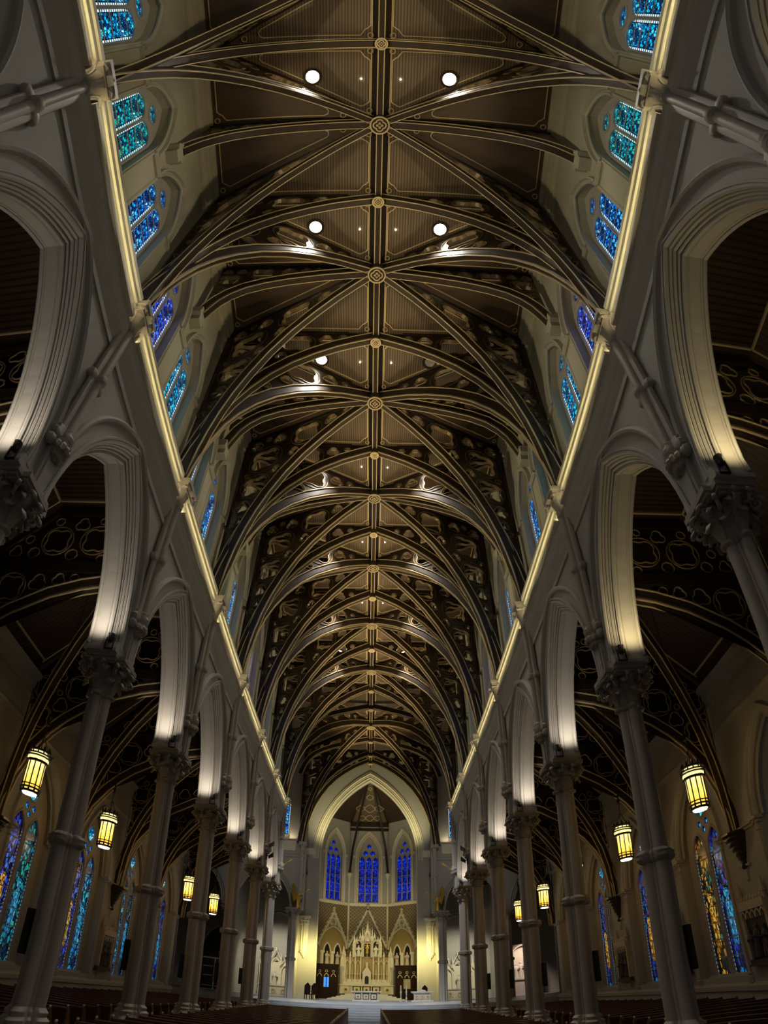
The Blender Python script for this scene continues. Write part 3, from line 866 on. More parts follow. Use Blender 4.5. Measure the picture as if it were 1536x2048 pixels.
# ------------------------------------------------------------------ wall shafts that carry the ribs
SH = cluster([(-.08, 0, .115), (.02, .19, .085), (.02, -.19, .085)], 36)
me_ws = MB().loft(SH, [(1, 10.7), (1, 14.95)]).mesh('shaft', True)
me_wr = MB().loft(SH, [(1.05, 12.55), (1.4, 12.6), (1.5, 12.68), (1.4, 12.76), (1.05, 12.8)]).mesh('ring', True)
me_wb = MB().loft(SH, [(1.1, 10.4), (1.5, 10.46), (1.6, 10.56), (1.3, 10.66), (1.35, 10.74), (1.05, 10.8)]).mesh('shaft_base', True)
mb = MB().lathe([(.02, 9.95), (.1, 10.0), (.2, 10.12), (.28, 10.3), (.3, 10.42)], 12)
for k in range(7):
    a = pi / 2 + pi * k / 6
    mb.ball((.24 * cos(a), .24 * sin(a), 10.26), .1, 6, 4)
    mb.ball((.15 * cos(a), .15 * sin(a), 10.08), .08, 6, 4)
me_wc = mb.mesh('corbel', True)
me_wp = MB().prism([(-.22, 9.12), (-.22, 10.2), (.22, 10.2), (.22, 9.12)], 0, .14, T=wall_T).prism([(-.14, 9.2), (-.14, 9.9), (.14, 9.9), (.14, 9.2)], .14, .18, T=wall_T).mesh('pilaster')
me_wbell = MB().loft(SH, [(1.0, 14.8), (1.3, 14.86), (1.1, 14.92), (1.2, 15.2), (1.6, 15.55)]).mesh('shaft_capital', True)
mb = MB()
for z0, z1, e in ((15.5, 15.58, .0), (15.58, 15.7, .06), (15.7, 15.85, .1)): mb.box(-.32 - e, .3, -.36 - e, .36 + e, z0, z1)
me_wab = mb.mesh('abacus')
ws = None
for s in SIDES:
    for r in list(range(0, 8)) + [8.5]:
        y = row(r) if r < 8 else YE
        lab = '%s slender grey wall shaft from the front between arcade arches on the %s' % (ordinal(r), SIDE[s]) if r < 8 else 'slender wall shaft on the %s pier beyond the crossing' % SIDE[s]
        loc = (s * (XF - .12), y, 0)
        if ws is None:
            ws = thing('wall_shaft', lab, 'wall shaft', loc, rz_of(s), 'wall shafts of the nave')
            part('shaft', me_ws, 'stone', ws); part('ring', me_wr, 'stone', ws); part('shaft_base', me_wb, 'stone', ws)
            part('corbel', me_wc, 'capital', ws); part('pilaster', me_wp, 'plaster', ws, (.12, 0, 0))
            c = part('shaft_capital', me_wbell, 'stone', ws); part('abacus', me_wab, 'stone', ws)
            for k in range(5):
                a = pi / 2 + pi * k / 4
                part('leaf', me_leaf2, 'stone', c, (.16 * cos(a), .22 * sin(a), 14.92), (0, 0, a))
        else:
            dup(ws, loc, rz_of(s), lab)

# ------------------------------------------------------------------ lamps one can see
me_ring = MB().sweep(circle(.3, 24), rect(-.05, .05, -.07, 0), closed=True, T=flat_T(0)).mesh('ring', True)
me_lens = MB().lathe([(.25, .0), (.25, -.03), (.15, -.05), (.01, -.055)], 20).mesh('lens', True)
dl = None
for s in SIDES:
    for r in range(0, 7):
        dead = (r, s) == (2, 1)
        lab = '%s round ceiling downlight %s of the ridge beam%s' % (ordinal(r), SIDE[s], ', unlit' if dead else ', glowing white')
        loc = (s * 2.5, row(r) + 1.3, ZCEIL - .02)
        if dl is None:
            dl = thing('ceiling_downlight', lab, 'ceiling light', loc, 0, 'ceiling downlights')
            part('ring', me_ring, 'rib', dl); part('lens', me_lens, 'lamp_lens', dl)
        else:
            dup(dl, loc, 0, lab, None, {M['lamp_lens']: M['lamp_dead']} if dead else None)
        part_ = None
me_pin = MB().lathe([(.03, 0), (.03, -.03), (.008, -.035)], 8).mesh('lens')
pin = None
for s in SIDES:
    for r in range(0, 7):
        lab = '%s tiny pin light beside the ridge beam on the %s' % (ordinal(r), SIDE[s])
        loc = (s * .72, row(r) + 1.4, ZCEIL - .03)
        if pin is None:
            pin = thing('pin_light', lab, 'ceiling light', loc, 0, 'pin lights'); part('lens', me_pin, 'lamp_lens', pin)
        else: dup(pin, loc, 0, lab)
spot = None
mb = MB().lathe([(.07, 0), (.1, .02), (.11, .26), (.13, .3)], 12)
mb.v = [(x * .75, y * .75, z * .75) for x, y, z in mb.v]
me_can = mb.mesh('lamp_can', True)
me_yoke = MB().box(-.12, -.1, -.02, .02, -.2, .12).box(.1, .12, -.02, .02, -.2, .12).box(-.12, .12, -.02, .02, -.22, -.19).mesh('yoke')
for s in SIDES:
    for r in range(1, 8):
        lab = 'small black uplight on the capital of the %s column along the %s' % (ordinal(r - 1), SIDE[s])
        loc = (s * 6.5, row(r) - .8, 9.34)
        if spot is None:
            spot = thing('uplight', lab, 'spotlight', loc, rz_of(s), 'uplights on the capitals')
            part('lamp_can', me_can, 'black', spot); part('yoke', me_yoke, 'black', spot)
        else: dup(spot, loc, rz_of(s), lab)

# ------------------------------------------------------------------ aisles: walls, roofs, windows, trusses
XO = 13.2
AW, AZ, AR = 1.75, 5.9, 3.1
def ahole(): return [(-AW, .9)] + pointed(AW, AZ, AR, 12) + [(AW, .9)]
me_awall = MB().prism([(-H2, FZ), (-H2, 12.0), (H2, 12.0), (H2, FZ)], 0, -1.0, holes=[ahole()], T=wall_T).mesh('wall_bay')
mb = MB()
mb.sweep(pointed(AW + .17, AZ, AR + .28, 14), [(-.15, 0), (-.12, .05), (-.02, .06), (.02, .13), (.1, .13), (.13, 0)], T=wall_T)
mb.sweep(pointed(AW, AZ, AR, 14), roll(.04, -.06, .06), T=wall_T)
mb.sweep(pointed(AW - .08, AZ, AR - .12, 14), roll(.02, -.2, .06), T=wall_T)
me_ahood = mb.mesh('window_moulding', True)
strp = [(-.12, 0), (-.12, .05), (-.03, .07), (0, .14), (.06, .14), (.1, 0)]
mb = MB()
for k in (-1, 1): mb.sweep([(2.0, AZ - .15), (H2, AZ - .15)] if k > 0 else [(-H2, AZ - .15), (-2.0, AZ - .15)], strp, T=wall_T)
mb.sweep([(-H2, 9.75), (H2, 9.75)], strp, T=wall_T)
me_string = mb.mesh('string_course')
me_acorn = run([(0, 10.9), (.1, 10.9), (.14, 11.1), (.24, 11.2), (.24, 11.4), (.4, 11.5), (.4, 11.7), (0, 11.7)], -H2, H2).mesh('cornice')
me_abase = run([(0, -.0), (.16, 0), (.16, .18), (.1, .22), (.1, .42), (.16, .46), (.16, .6), (.06, .68), (0, .7)], -H2, H2).mesh('wall_base')
me_wains = run([(0, FZ), (.2, FZ), (.2, -.02), (.14, .0), (0, .0)], -H2, H2).mesh('wainscot')
# colonnette at the jamb
me_cn = MB().lathe([(.13, .68), (.13, .86), (.09, .9), (.11, .96), (.075, 1.02), (.075, AZ - .5)], 10).mesh('jamb_shaft', True)
mb = MB().lathe([(.08, AZ - .54), (.11, AZ - .5), (.085, AZ - .45), (.1, AZ - .3), (.17, AZ - .12)], 10).box(-.2, .16, -.2, .2, AZ - .12, AZ)
for k in range(6): mb.ball((.15 * cos(k * pi / 3), .15 * sin(k * pi / 3), AZ - .22), .06, 5, 4)
me_cc = mb.mesh('jamb_capital', True)
# window of two tall lancets
al = [[(c - WIN_A, .98)] + pointed(WIN_A, 5.7, 1.0, 7, c) + [(c + WIN_A, .98)] for c in (-.66, .66)]
eyes = [circle(.42, 18, (0, 7.75)), circle(.15, 10, (-.3, 7.05)), circle(.15, 10, (.3, 7.05)), circle(.14, 10, (0, 6.75))]
mb = MB().prism(ahole(), -.42, -.56, holes=al + eyes, T=wall_T)
for l in al: mb.sweep(l, roll(.04, -.41, .05), T=wall_T)
mb.sweep(circle(.47, 18, (0, 7.75)), roll(0, -.40, .05), closed=True, T=wall_T)
for c in (-.66, .66):
    for k in range(7): mb.box(.44, .47, c - WIN_A, c + WIN_A, 1.6 + k * .66 - .018, 1.6 + k * .66 + .018)
me_aframe = mb.mesh('window_frame', True)
me_asill = MB().prism([(0, .55), (0, .66), (-.42, 1.0), (-.42, .55)], -AW, AW, T=lambda u, v, w: (-u, w, v)).mesh('window_sill')
panes_a = lancet_panes(WIN_A, .98, 5.7, 1.0, [1.6 + k * .66 for k in range(7)])
me_eye = MB().prism(foil(.41, 4, 24), .015, -.015, T=wall_T).mesh('pane')
me_eye2 = MB().prism(circle(.15, 10), .015, -.015, T=wall_T).mesh('pane')
mb = MB().prism([(-.16, 1.95), (-.2, 2.6), (-.22, 3.2), (-.15, 3.62), (-.07, 3.74), (.07, 3.74), (.15, 3.62), (.24, 3.15), (.2, 2.5), (.16, 1.95)], .03, .018, T=wall_T)
me_robe = mb.mesh('figure_pane')
me_head = MB().prism(circle(.13, 14, (0, 3.9)), .03, .018, T=wall_T).prism(circle(.19, 16, (0, 3.92)), .028, .017, holes=[circle(.15, 16, (0, 3.92))], T=wall_T).mesh('halo_pane')
protoA = thing('window_pattern', '', 'window', kind='structure')
part('window_frame', me_aframe, 'stone', protoA); part('window_sill', me_asill, 'plaster', protoA)
for i, c in enumerate((-.66, .66)):
    for k, p in enumerate(panes_a):
        part('pane', p, 'g_amber' if i else 'g_multi', protoA, (.49, c, 0))
part('pane', me_robe, 'g_figure', protoA, (.49, -.66, 0)); part('pane', me_head, 'g_figure', protoA, (.49, -.66, 0))
part('pane', me_robe, 'g_canopy', protoA, (.49, .66, 0)); part('pane', me_head, 'g_canopy', protoA, (.49, .66, 0))
part('pane', me_eye, 'g_cyan', protoA, (.49, 0, 7.75))
for c, z in ((-.3, 7.05), (.3, 7.05), (0, 6.75)): part('pane', me_eye2, 'g_blue', protoA, (.49, c, z))
def sw(a, m): return {M['g_amber']: M[a], M['g_multi']: M[m]}
GLASSN = {1: ['amber and blue', 'blue and violet', 'grey and blue', 'dim grey'], -1: ['teal and royal blue', 'cyan and royal blue', 'cyan and grey', 'grey and blue']}
swaps = {1: [None, sw('g_multi', 'a_royal'), sw('g_multi', 'g_grey'), sw('g_grey', 'g_grey')],
         -1: [sw('a_royal', 'a_teal'), sw('a_royal', 'a_cyan'), sw('a_cyan', 'g_grey'), sw('g_grey', 'g_multi')]}
me_roof = MB().add([(7.0, -H2, 14.75), (10.2, -H2, 14.75), (13.3, -H2, 11.7), (7.0, H2, 14.75), (10.2, H2, 14.75), (13.3, H2, 11.7),
                    (7.0, -H2, 15.0), (10.2, -H2, 15.0), (13.3, -H2, 11.95), (7.0, H2, 15.0), (10.2, H2, 15.0), (13.3, H2, 11.95)],
                   [(0, 1, 4, 3), (1, 2, 5, 4), (6, 9, 10, 7), (7, 10, 11, 8), (0, 6, 7, 1), (1, 7, 8, 2), (3, 4, 10, 9), (4, 5, 11, 10), (2, 8, 11, 5), (0, 3, 9, 6)]).mesh('roof_boards')
mb = MB()
for y in (-2.75, 2.75):
    mb.box(7.3, 10.15, y - .03, y + .03, 14.68, 14.76)
for y in (-2.75, 2.75): mb.tube([(10.2, y, 14.7), (12.8, y, 12.1)], .035, 4)
for x, z in ((7.3, 14.72), (10.2, 14.72), (12.7, 12.2)): mb.box(x - .03, x + .03, -2.75, 2.75, z - .04, z + .04)
me_rooftrim = mb.mesh('panel_trim')
for s in SIDES:
    w = thing('wall_aisle_' + SIDE[s], 'plain cream outer wall of the %s aisle with moulded courses' % SIDE[s], 'wall', kind='structure')
    cl = thing('ceiling', 'dark sloping boarded roof over the %s aisle' % SIDE[s], 'ceiling', kind='structure')
    for r in range(-1, 7):
        y = row(r + .5); ro = (0, 0, rz_of(s)); loc = (s * XO, y, 0)
        part('wall_bay', me_awall, 'plaster', w, loc, ro)
        part('window_moulding', me_ahood, 'plaster', w, loc, ro)
        part('string_course', me_string, 'plaster', w, loc, ro)
        part('cornice', me_acorn, 'plaster', w, loc, ro)
        part('wall_base', me_abase, 'stone', w, loc, ro)
        part('wainscot', me_wains, 'wainscot', w, loc, ro)
        for k in (-1.86, 1.86):
            part('jamb_shaft', me_cn, 'stone', w, (s * (XO - .02), y + k, 0), ro)
            part('jamb_capital', me_cc, 'stone', w, (s * (XO - .02), y + k, 0), ro)
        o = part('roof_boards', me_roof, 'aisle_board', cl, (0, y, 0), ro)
        part('panel_trim', me_rooftrim, 'gilt', o)
        if r >= 3:
            lab = 'tall two-light window with %s glass, %s from the front on the %s aisle wall' % (GLASSN[s][(r - 3) % 4], ordinal(r - 3), SIDE[s])
            o = dup(protoA, loc, rz_of(s), lab, 'aisle windows', swaps[s][(r - 3) % 4])
            o.name = next_window()

discard(protoA)

# aisle trusses
ACUR = [(12.95, 5.7), (12.9, 6.4), (12.7, 7.4), (12.3, 8.4), (11.65, 9.3), (11.1, 9.85), (10.48, 10.35), (9.3, 11.05), (8.3, 11.42), (7.1, 11.7)]
ACUR = [(x - 7.0, z) for x, z in ACUR]
def atruss(L, tr=True, rot=0.0):
    """meshes of one aisle truss; u runs from the nave wall outwards, stretched by L"""
    T = lambda u, v, w: (u * L, w, v)
    rib = MB().sweep(ACUR, [(0, -.1), (-.06, -.16), (-.36, -.16), (-.36, .16), (-.06, .16), (0, .1)], T=T).mesh('rib', True)
    mb = MB()
    for k in (-1, 1):
        mb.sweep(ACUR, rect(-.02, .03, k * .12 - .02, k * .12 + .02), T=T)
        mb.sweep(ACUR, rect(-.36, -.32, k * .17 - .02, k * .17 + .02), T=T)
    edge = mb.mesh('edge_moulding')
    top = [(0, 14.35), (3.2, 14.35), (6.0, 11.55)]
    mb = MB()
    mb.box(0, 3.25 * L, -.14, .14, 14.35, 14.75); mb.box(0, 4.9 * L, -.14, .14, 12.05, 12.45)
    mb.tube([(3.2 * L, 0, 14.5), (6.0 * L, 0, 11.6)], .16, 4)
    mb.tube([(3.25 * L, 0, 14.3), (4.1 * L, 0, 12.3), (5.3 * L, 0, 10.6)], .1, 4)
    beam = mb.mesh('tie_beam')
    ext = offset_path(ACUR, -.36)
    bd = dense(ext) + dense(top) + dense([(0, 11.7), (0, 14.35)]) + dense([(0, 12.05), (4.9, 12.05)]) + dense([(0, 12.45), (4.7, 12.45)]) + dense([(3.25, 14.3), (4.1, 12.4), (5.3, 10.5)]) + dense([(6.05, 6), (6.05, 11.5)])
    def zt(u): return 14.35 if u < 3.2 else 14.35 - (u - 3.2)
    ins = lambda u, z: z < zt(u) and u < 6.05 and z > (interp(ext, u) if u < ext[1][0] else 6.0) and not 12.05 < z < 12.45
    cs = pack(ins, 0, 6.05, 6.0, 14.35, bd, .62, .12, 26)
    out = [p for p in ext if p[0] < 6.04]
    out = [(max(0.0, p[0]), p[1]) for p in out]
    out = [(6.05, out[0][1])] + out + [(0.0, 14.35), (3.2, 14.35), (6.05, 11.5)]
    return (rib, edge, beam) + pierced(out, cs, T, .05)
AT = atruss(1.0)
DLA = hypot(6.0, BAY) / 6.0; ADA = atan2(BAY, 6.0)
ATD = atruss(DLA)
at = None
for s in SIDES:
    for r in range(1, 8):
        lab = 'dark traceried half arch across the %s aisle at the %s' % (SIDE[s], 'crossing pier' if r == 7 else '%s column' % ordinal(r - 1))
        loc = (s * 7.0, row(r), 0)
        if at is None:
            at = thing('aisle_truss', lab, 'timber truss', loc, rz_of(s), 'aisle trusses')
            for nm, me, mt in zip(('rib', 'edge_moulding', 'tie_beam', 'tracery', 'tracery_rim'), AT, ('rib', 'gilt', 'wood', 'tracery', 'rim')): part(nm, me, mt, at)
        else: dup(at, loc, rz_of(s), lab)
ad = None
for s in SIDES:
    for r in range(1, 7):
        for d in (1,):
            y = row(r) if d > 0 else row(r + 1)
            lab = 'dark diagonal half arch in the %s bay of the %s aisle' % (ordinal(r - 1), SIDE[s])
            loc = (s * 7.0, y, 0); rz = (ADA if d * s > 0 else -ADA) + rz_of(s)
            if ad is None:
                ad = thing('aisle_diagonal', lab, 'timber arch', loc, rz, 'aisle diagonals')
                for nm, me, mt in zip(('rib', 'edge_moulding'), ATD[:2], ('rib', 'gilt')): part(nm, me, mt, ad)
            else: dup(ad, loc, rz, lab)
# pendant corbels under the aisle trusses
mb = MB()
for z, h, w, d in ((5.55, .16, .46, .62), (5.38, .17, .42, .54), (5.2, .18, .36, .46), (5.02, .18, .3, .38), (4.84, .18, .24, .3), (4.68, .16, .17, .22), (4.5, .18, .1, .14)):
    mb.loft([(.1, -w), (.1, w), (-d * .7, w), (-d, w * .5), (-d, -w * .5), (-d * .7, -w)], [(.9, z), (1.0, z + h * .5), (1.0, z + h)])
mb.ball((-.08, 0, 4.42), .1, 8, 6)
me_pend = mb.mesh('corbel_block', True)
pc = None
for s in SIDES:
    for r in range(3, 7):
        lab = 'stepped dark pendant corbel on the %s aisle wall opposite the %s column' % (SIDE[s], ordinal(r - 1))
        loc = (s * XO, row(r), 0)
        if pc is None:
            pc = thing('pendant_corbel', lab, 'corbel', loc, rz_of(s), 'pendant corbels'); part('corbel_block', me_pend, 'tracery', pc)
        else: dup(pc, loc, rz_of(s), lab)

# stations of the cross on the aisle walls
mb = MB().box(-.1, .0, -.72, .72, 1.35, 3.1).box(-.2, 0, -.85, .85, 1.22, 1.36).box(-.24, 0, -.9, .9, 1.16, 1.22)
me_sback = mb.mesh('panel')
mb = MB()
for k in (-1, 1):
    mb.box(-.2, 0, k * .75 - .07, k * .75 + .07, 1.36, 3.2)
    mb.lathe([(.1, 3.2), (.1, 3.4), (.13, 3.42), (.02, 3.95)], 6, (-.1, k * .75))
mb.box(-.24, 0, -.8, .8, 2.95, 3.25)
for k in range(5): mb.sweep(pointed(.15, 2.66, .26, 5, -.6 + .3 * k), rect(-.03, .03, .1, .22), T=wall_T)
for k in range(7): mb.lathe([(.06, 3.25), (.08, 3.32), (.01, 3.46)], 5, (-.12, -.6 + .2 * k))
me_sframe = mb.mesh('frame', True)
mb = MB()
def figure(mb, x, y, z, h, lean=0.0, T=None, wide=1.0):
    rings = [(.15 * h, .17 * h * wide, x, y, z), (.13 * h, .14 * h * wide, x, y + lean * .3, z + .3 * h), (.11 * h, .14 * h * wide, x, y + lean * .6, z + .58 * h),
             (.1 * h, .16 * h * wide, x, y + lean * .9, z + .76 * h), (.05 * h, .06 * h, x, y + lean, z + .84 * h), (.06 * h, .06 * h, x, y + lean, z + .9 * h), (.062 * h, .065 * h, x, y + lean, z + .95 * h), (.03 * h, .03 * h, x, y + lean, z + h)]
    mb.loft(circle(1, 10), rings, T)
    for k in (-1, 1):
        mb.tube([(x, y + lean * .9 + k * .14 * h, z + .75 * h), (x - .06 * h, y + lean * .7 + k * .19 * h, z + .58 * h), (x - .16 * h, y + lean * .7 + k * .07 * h, z + .62 * h)], [.045 * h, .04 * h, .028 * h], 6)
for y, h, l in ((-.45, 1.0, .1), (-.15, .7, -.2), (.2, 1.05, -.1), (.48, .9, .05)): figure(mb, -.14, y, 1.42, h, l)
me_sfig = mb.mesh('relief_figures', True)
me_scross = MB().box(-.08, 0, -.04, .04, 4.0, 4.75).box(-.08, 0, -.24, .24, 4.42, 4.5).ball((-.05, 0, 4.8), .07, 6, 4).ball((-.05, -.28, 4.46), .07, 6, 4).ball((-.05, .28, 4.46), .07, 6, 4).ball((-.05, 0, 3.96), .07, 6, 4).mesh('cross')
me_splate = MB().box(-.06, 0, -.45, .45, .82, 1.05).box(-.075, -.06, -.4, .4, .86, 1.01).mesh('plaque')
sp_ = None
for s in SIDES:
    for r in range(3, 7):
        lab = 'carved relief under a small cross, %s from the front on the %s aisle wall' % (ordinal(r - 3), SIDE[s])
        loc = (s * XO, row(r), 0)
        if sp_ is None:
            sp_ = thing('station_relief', lab, 'wall relief', loc, rz_of(s), 'devotional reliefs')
            part('panel', me_sback, 'relief', sp_); part('frame', me_sframe, 'flesh', sp_); part('relief_figures', me_sfig, 'relief', sp_)
            part('cross', me_scross, 'flesh', sp_); part('plaque', me_splate, 'stone', sp_)
        else: dup(sp_, loc, rz_of(s), lab)

# black loudspeakers strapped to the columns
sb = None
for s in SIDES:
    for r in range(2, 7):
        lab = 'slim black loudspeaker on the aisle side of the %s %s column' if 0 else 'slim black loudspeaker fixed to the %s column along the %s' % (ordinal(r - 1), SIDE[s])
        loc = (s * (XC + .44), row(r) - .05, 1.45)
        if sb is None:
            sb = thing('column_speaker', lab, 'loudspeaker', loc, rz_of(s), 'column loudspeakers')
            part('body', MB().loft([(-.07, -.12), (.06, -.12), (.1, -.05), (.1, .05), (.06, .12), (-.07, .12)], [(.9, 0), (1, .03), (1, .95), (.9, .98)]), 'black', sb)
            part('bracket', MB().box(-.14, -.05, -.04, .04, .4, .5), 'black', sb)
        else: dup(sb, loc, rz_of(s), lab)

# ------------------------------------------------------------------ hanging lanterns
HEX = circle(.29, 10)
me_lg = MB().loft(HEX, [(.9, .12), (1, .14), (1, 1.0), (.95, 1.02)]).mesh('glass')
mb = MB()
for z0, z1, k in ((-.02, .05, 1.02), (.1, .15, 1.08), (.22, .25, 1.03), (.98, 1.06, 1.12), (1.16, 1.2, 1.3), (1.24, 1.28, 1.34), (1.36, 1.42, 1.1)):
    mb.sweep([(p[0] * k, p[1] * k) for p in HEX], rect(-.03, .03, 0, z1 - z0), closed=True, T=flat_T(z0))
for p in HEX:
    mb.box(p[0] - .016, p[0] + .016, p[1] - .016, p[1] + .016, -.02, 1.42)
    a = atan2(p[1], p[0]); mb.lathe([(.035, 1.4), (.045, 1.47), (.01, 1.56)], 5, (p[0] * 1.08, p[1] * 1.08))
    mb.ball((p[0] * 1.02, p[1] * 1.02, .075), .035, 5, 4)
me_lf = mb.mesh('cage')
me_lt = MB().loft(HEX, [(1.16, 1.06), (1.2, 1.1), (1.22, 1.18), (1.05, 1.28), (.98, 1.36)]).mesh('crown_glass')
me_lb = MB().lathe([(.25, .02), (.22, -.06), (.02, -.08)], 10).mesh('bottom_glass', True)
mb = MB().lathe([(.05, 1.4), (.03, 1.5), (.012, 1.55), (.012, 2.3), (.09, 2.34), (.03, 2.4), (.09, 2.5), (.02, 2.6), (.06, 2.7), (.012, 2.76), (.012, 8.0)], 8)
for k in range(5): mb.tube([(.28 * cos(k * 1.257), .28 * sin(k * 1.257), 1.42), (.02 * cos(k * 1.257), .02 * sin(k * 1.257), 1.95)], .01, 4)
me_lr = mb.mesh('hanging_rod', True)
ln = None
for s in SIDES:
    for r in range(2, 7):
        lab = 'amber glass lantern hanging in the %s aisle, %s from the front' % (SIDE[s], ordinal(r - 2))
        loc = (s * 10.0, row(r + .5), 6.0)
        lamp('POINT', 'lantern_bulb', (loc[0], loc[1], 6.6), None, 85, (1.0, .78, .46), shadow_soft_size=.06)
        if ln is None:
            ln = thing('hanging_lantern', lab, 'lantern', loc, 0, 'aisle lanterns')
            part('glass', me_lg, 'amber', ln); part('cage', me_lf, 'black', ln); part('crown_glass', me_lt, 'amber', ln)
            part('bottom_glass', me_lb, 'lantern_white', ln); part('hanging_rod', me_lr, 'black', ln)
        else: dup(ln, loc, 0, lab)

sc_ = None
me_head1 = MB().lathe([(.02, -.2), (.12, -.18), (.15, .1), (.17, .16), (.02, .16)], 12, T=lambda x, y, z: (-z * .8 - .3, y, x + z * .55)).mesh('lamp_head', True)
for s in SIDES:
    lab = 'pair of black spotlights bracketed above the sixth column capital on the %s' % SIDE[s]
    loc = (s * 6.2, row(6) - .1, 10.35)
    if sc_ is None:
        sc_ = thing('spotlight_pair', lab, 'spotlight', loc, rz_of(s), 'black spotlight pairs')
        part('bracket', MB().box(-.06, .1, -.05, .05, -.75, .55).box(-.3, 0, -.03, .03, -.5, -.44).box(-.3, 0, -.03, .03, .26, .32), 'black', sc_)
        part('lamp_head', me_head1, 'black', sc_, (0, 0, -.45)); part('lamp_head', me_head1, 'black', sc_, (0, 0, .3))
    else: dup(sc_, loc, rz_of(s), lab)

# ------------------------------------------------------------------ transepts
YT = 60.0
def far_T(u, v, w): return (u, -w, v)               # wall facing the camera: u along x, w towards the camera
tw = thing('wall_transept', 'cream arcaded east walls of the two transepts', 'wall', kind='structure')
for s in SIDES:
    out = [(5.6, .4), (5.6, 26.2), (21.5, 26.2), (21.5, .4)]
    body = [(6.3, 9.1), (6.3, 26.2), (21.5, 26.2), (21.5, 9.1), (18.8, 9.1)] + list(reversed(pointed(2.6, 9.3, 4.0, 12, 16.2))) + [(13.6, 9.1), (12.3, 9.1)] + list(reversed(pointed(2.6, 9.3, 4.0, 12, 9.7))) + [(7.1, 9.1)]
    body = [(s * u, v) for u, v in body]
    hl = [[(s * u, v) for u, v in [(c - CW[0], CW[1])] + pointed(CW[0], CW[2], CW[3], 10, c) + [(c + CW[0], CW[1])]] for c in (8.6, 12.2, 17.0)]
    part('wall_bay', MB().prism(body, 0, -.7, holes=hl, T=far_T), 'plaster', tw, (0, YT, 0))
    mb = MB()
    for c in (9.7, 16.2):
        for a, rs, cw, rr in ((2.6, 4.0, .02, .09), (2.78, 4.25, .04, .07), (2.98, 4.5, .06, .08)):
            mb.sweep([(s * u, v) for u, v in pointed(a, 9.3, rs, 14, c)], roll(0, cw, rr), T=far_T)
    part('arch_moulding', mb.mesh('arch_moulding', True), 'plaster', tw, (0, YT, 0))
    part('pier_wall', MB().box(min(s * 5.9, s * 7.15), max(s * 5.9, s * 7.15), YT + .02, YT + .75, 9.1, 26.2), 'plaster', tw)
    mb = MB()
    for z0, z1, d in ((14.4, 14.7, .12), (14.7, 15.0, .22)): mb.box(min(s * 6.3, s * 21), max(s * 6.3, s * 21), YT - d, YT, z0, z1)
    part('cornice', mb, 'plaster', tw)
    part('fascia', MB().box(min(s * 6.9, s * 21), max(s * 6.9, s * 21), YT - .25, YT, 15.02, 16.05), 'fascia', tw)
    part('end_wall', MB().box(min(s * 21, s * 21.6), max(s * 21, s * 21.6), 45, 72, 0, 26.2), 'plaster', tw)
    part('west_wall', MB().box(min(s * 7.2, s * 21), max(s * 7.2, s * 21), row(7) - .4, row(7) + .1, 14.6, 26.2).box(min(s * 13.2, s * 21), max(s * 13.2, s * 21), row(7) - .4, row(7) + .1, 0, 14.6), 'plaster', tw)
    part('transept_ceiling', MB().box(min(s * 6.6, s * 21), max(s * 6.6, s * 21), row(7) - .4, YT + .8, 26.05, 26.3), 'board_b', tw)
    for i, c in enumerate((8.6, 12.2, 17.0)):
        o = dup(protoC, (s * c, YT, 0), pi / 2, 'azure stained twin-lancet window high in the %s transept wall, %s from the crossing' % (SIDE[s], ordinal(i)))
        o.name = next_window()
    lamp('AREA', 'added_roof_wash', (s * 9.0, YT - .35, 16.2), (s * 9.0, YT - 2.0, 24), 60, (1.0, .84, .5), shape='RECTANGLE', size=4, size_y=.08)  # added wash above the transept ledge, no fixture
    dup(colm, (s * 12.95, YT + .3, 0), rz_of(s), 'clustered column of the %s transept arcade, farther from the centre' % SIDE[s])
discard(protoC)
# chapels behind the transept arcades
ch = thing('wall_chapel', 'cream back and side walls of the two chapels beside the sanctuary', 'wall', kind='structure')
for s in SIDES:
    part('back_wall', MB().box(min(s * 5.4, s * 21), max(s * 5.4, s * 21), 70.0, 70.5, 0, 14), 'plaster', ch)
    part('side_wall', MB().box(min(s * 12.9, s * 13.3), max(s * 12.9, s * 13.3), 61.2, 70.2, 0, 14), 'plaster', ch)
    part('chapel_ceiling', MB().box(min(s * 6.0, s * 21), max(s * 6.0, s * 21), YT + .5, 70.2, 13.4, 13.8), 'wood', ch)
    mb = MB()
    for a, rs in ((2.9, 3.6), (2.6, 3.3)): mb.sweep(pointed(a, 6.6, rs, 12, s * 9.4), roll(0, .08, .1), T=far_T)
    part('wall_arch', mb.mesh('wall_arch', True), 'plaster', ch, (0, 70.0, 0))
    part('paneling', MB().box(min(s * 6.9, s * 7.8), max(s * 6.9, s * 7.8), 69.2, 69.9, PLAT, 2.1).box(min(s * 6.8, s * 7.9), max(s * 6.8, s * 7.9), 69.1, 69.95, 2.1, 2.25), 'pew', ch)

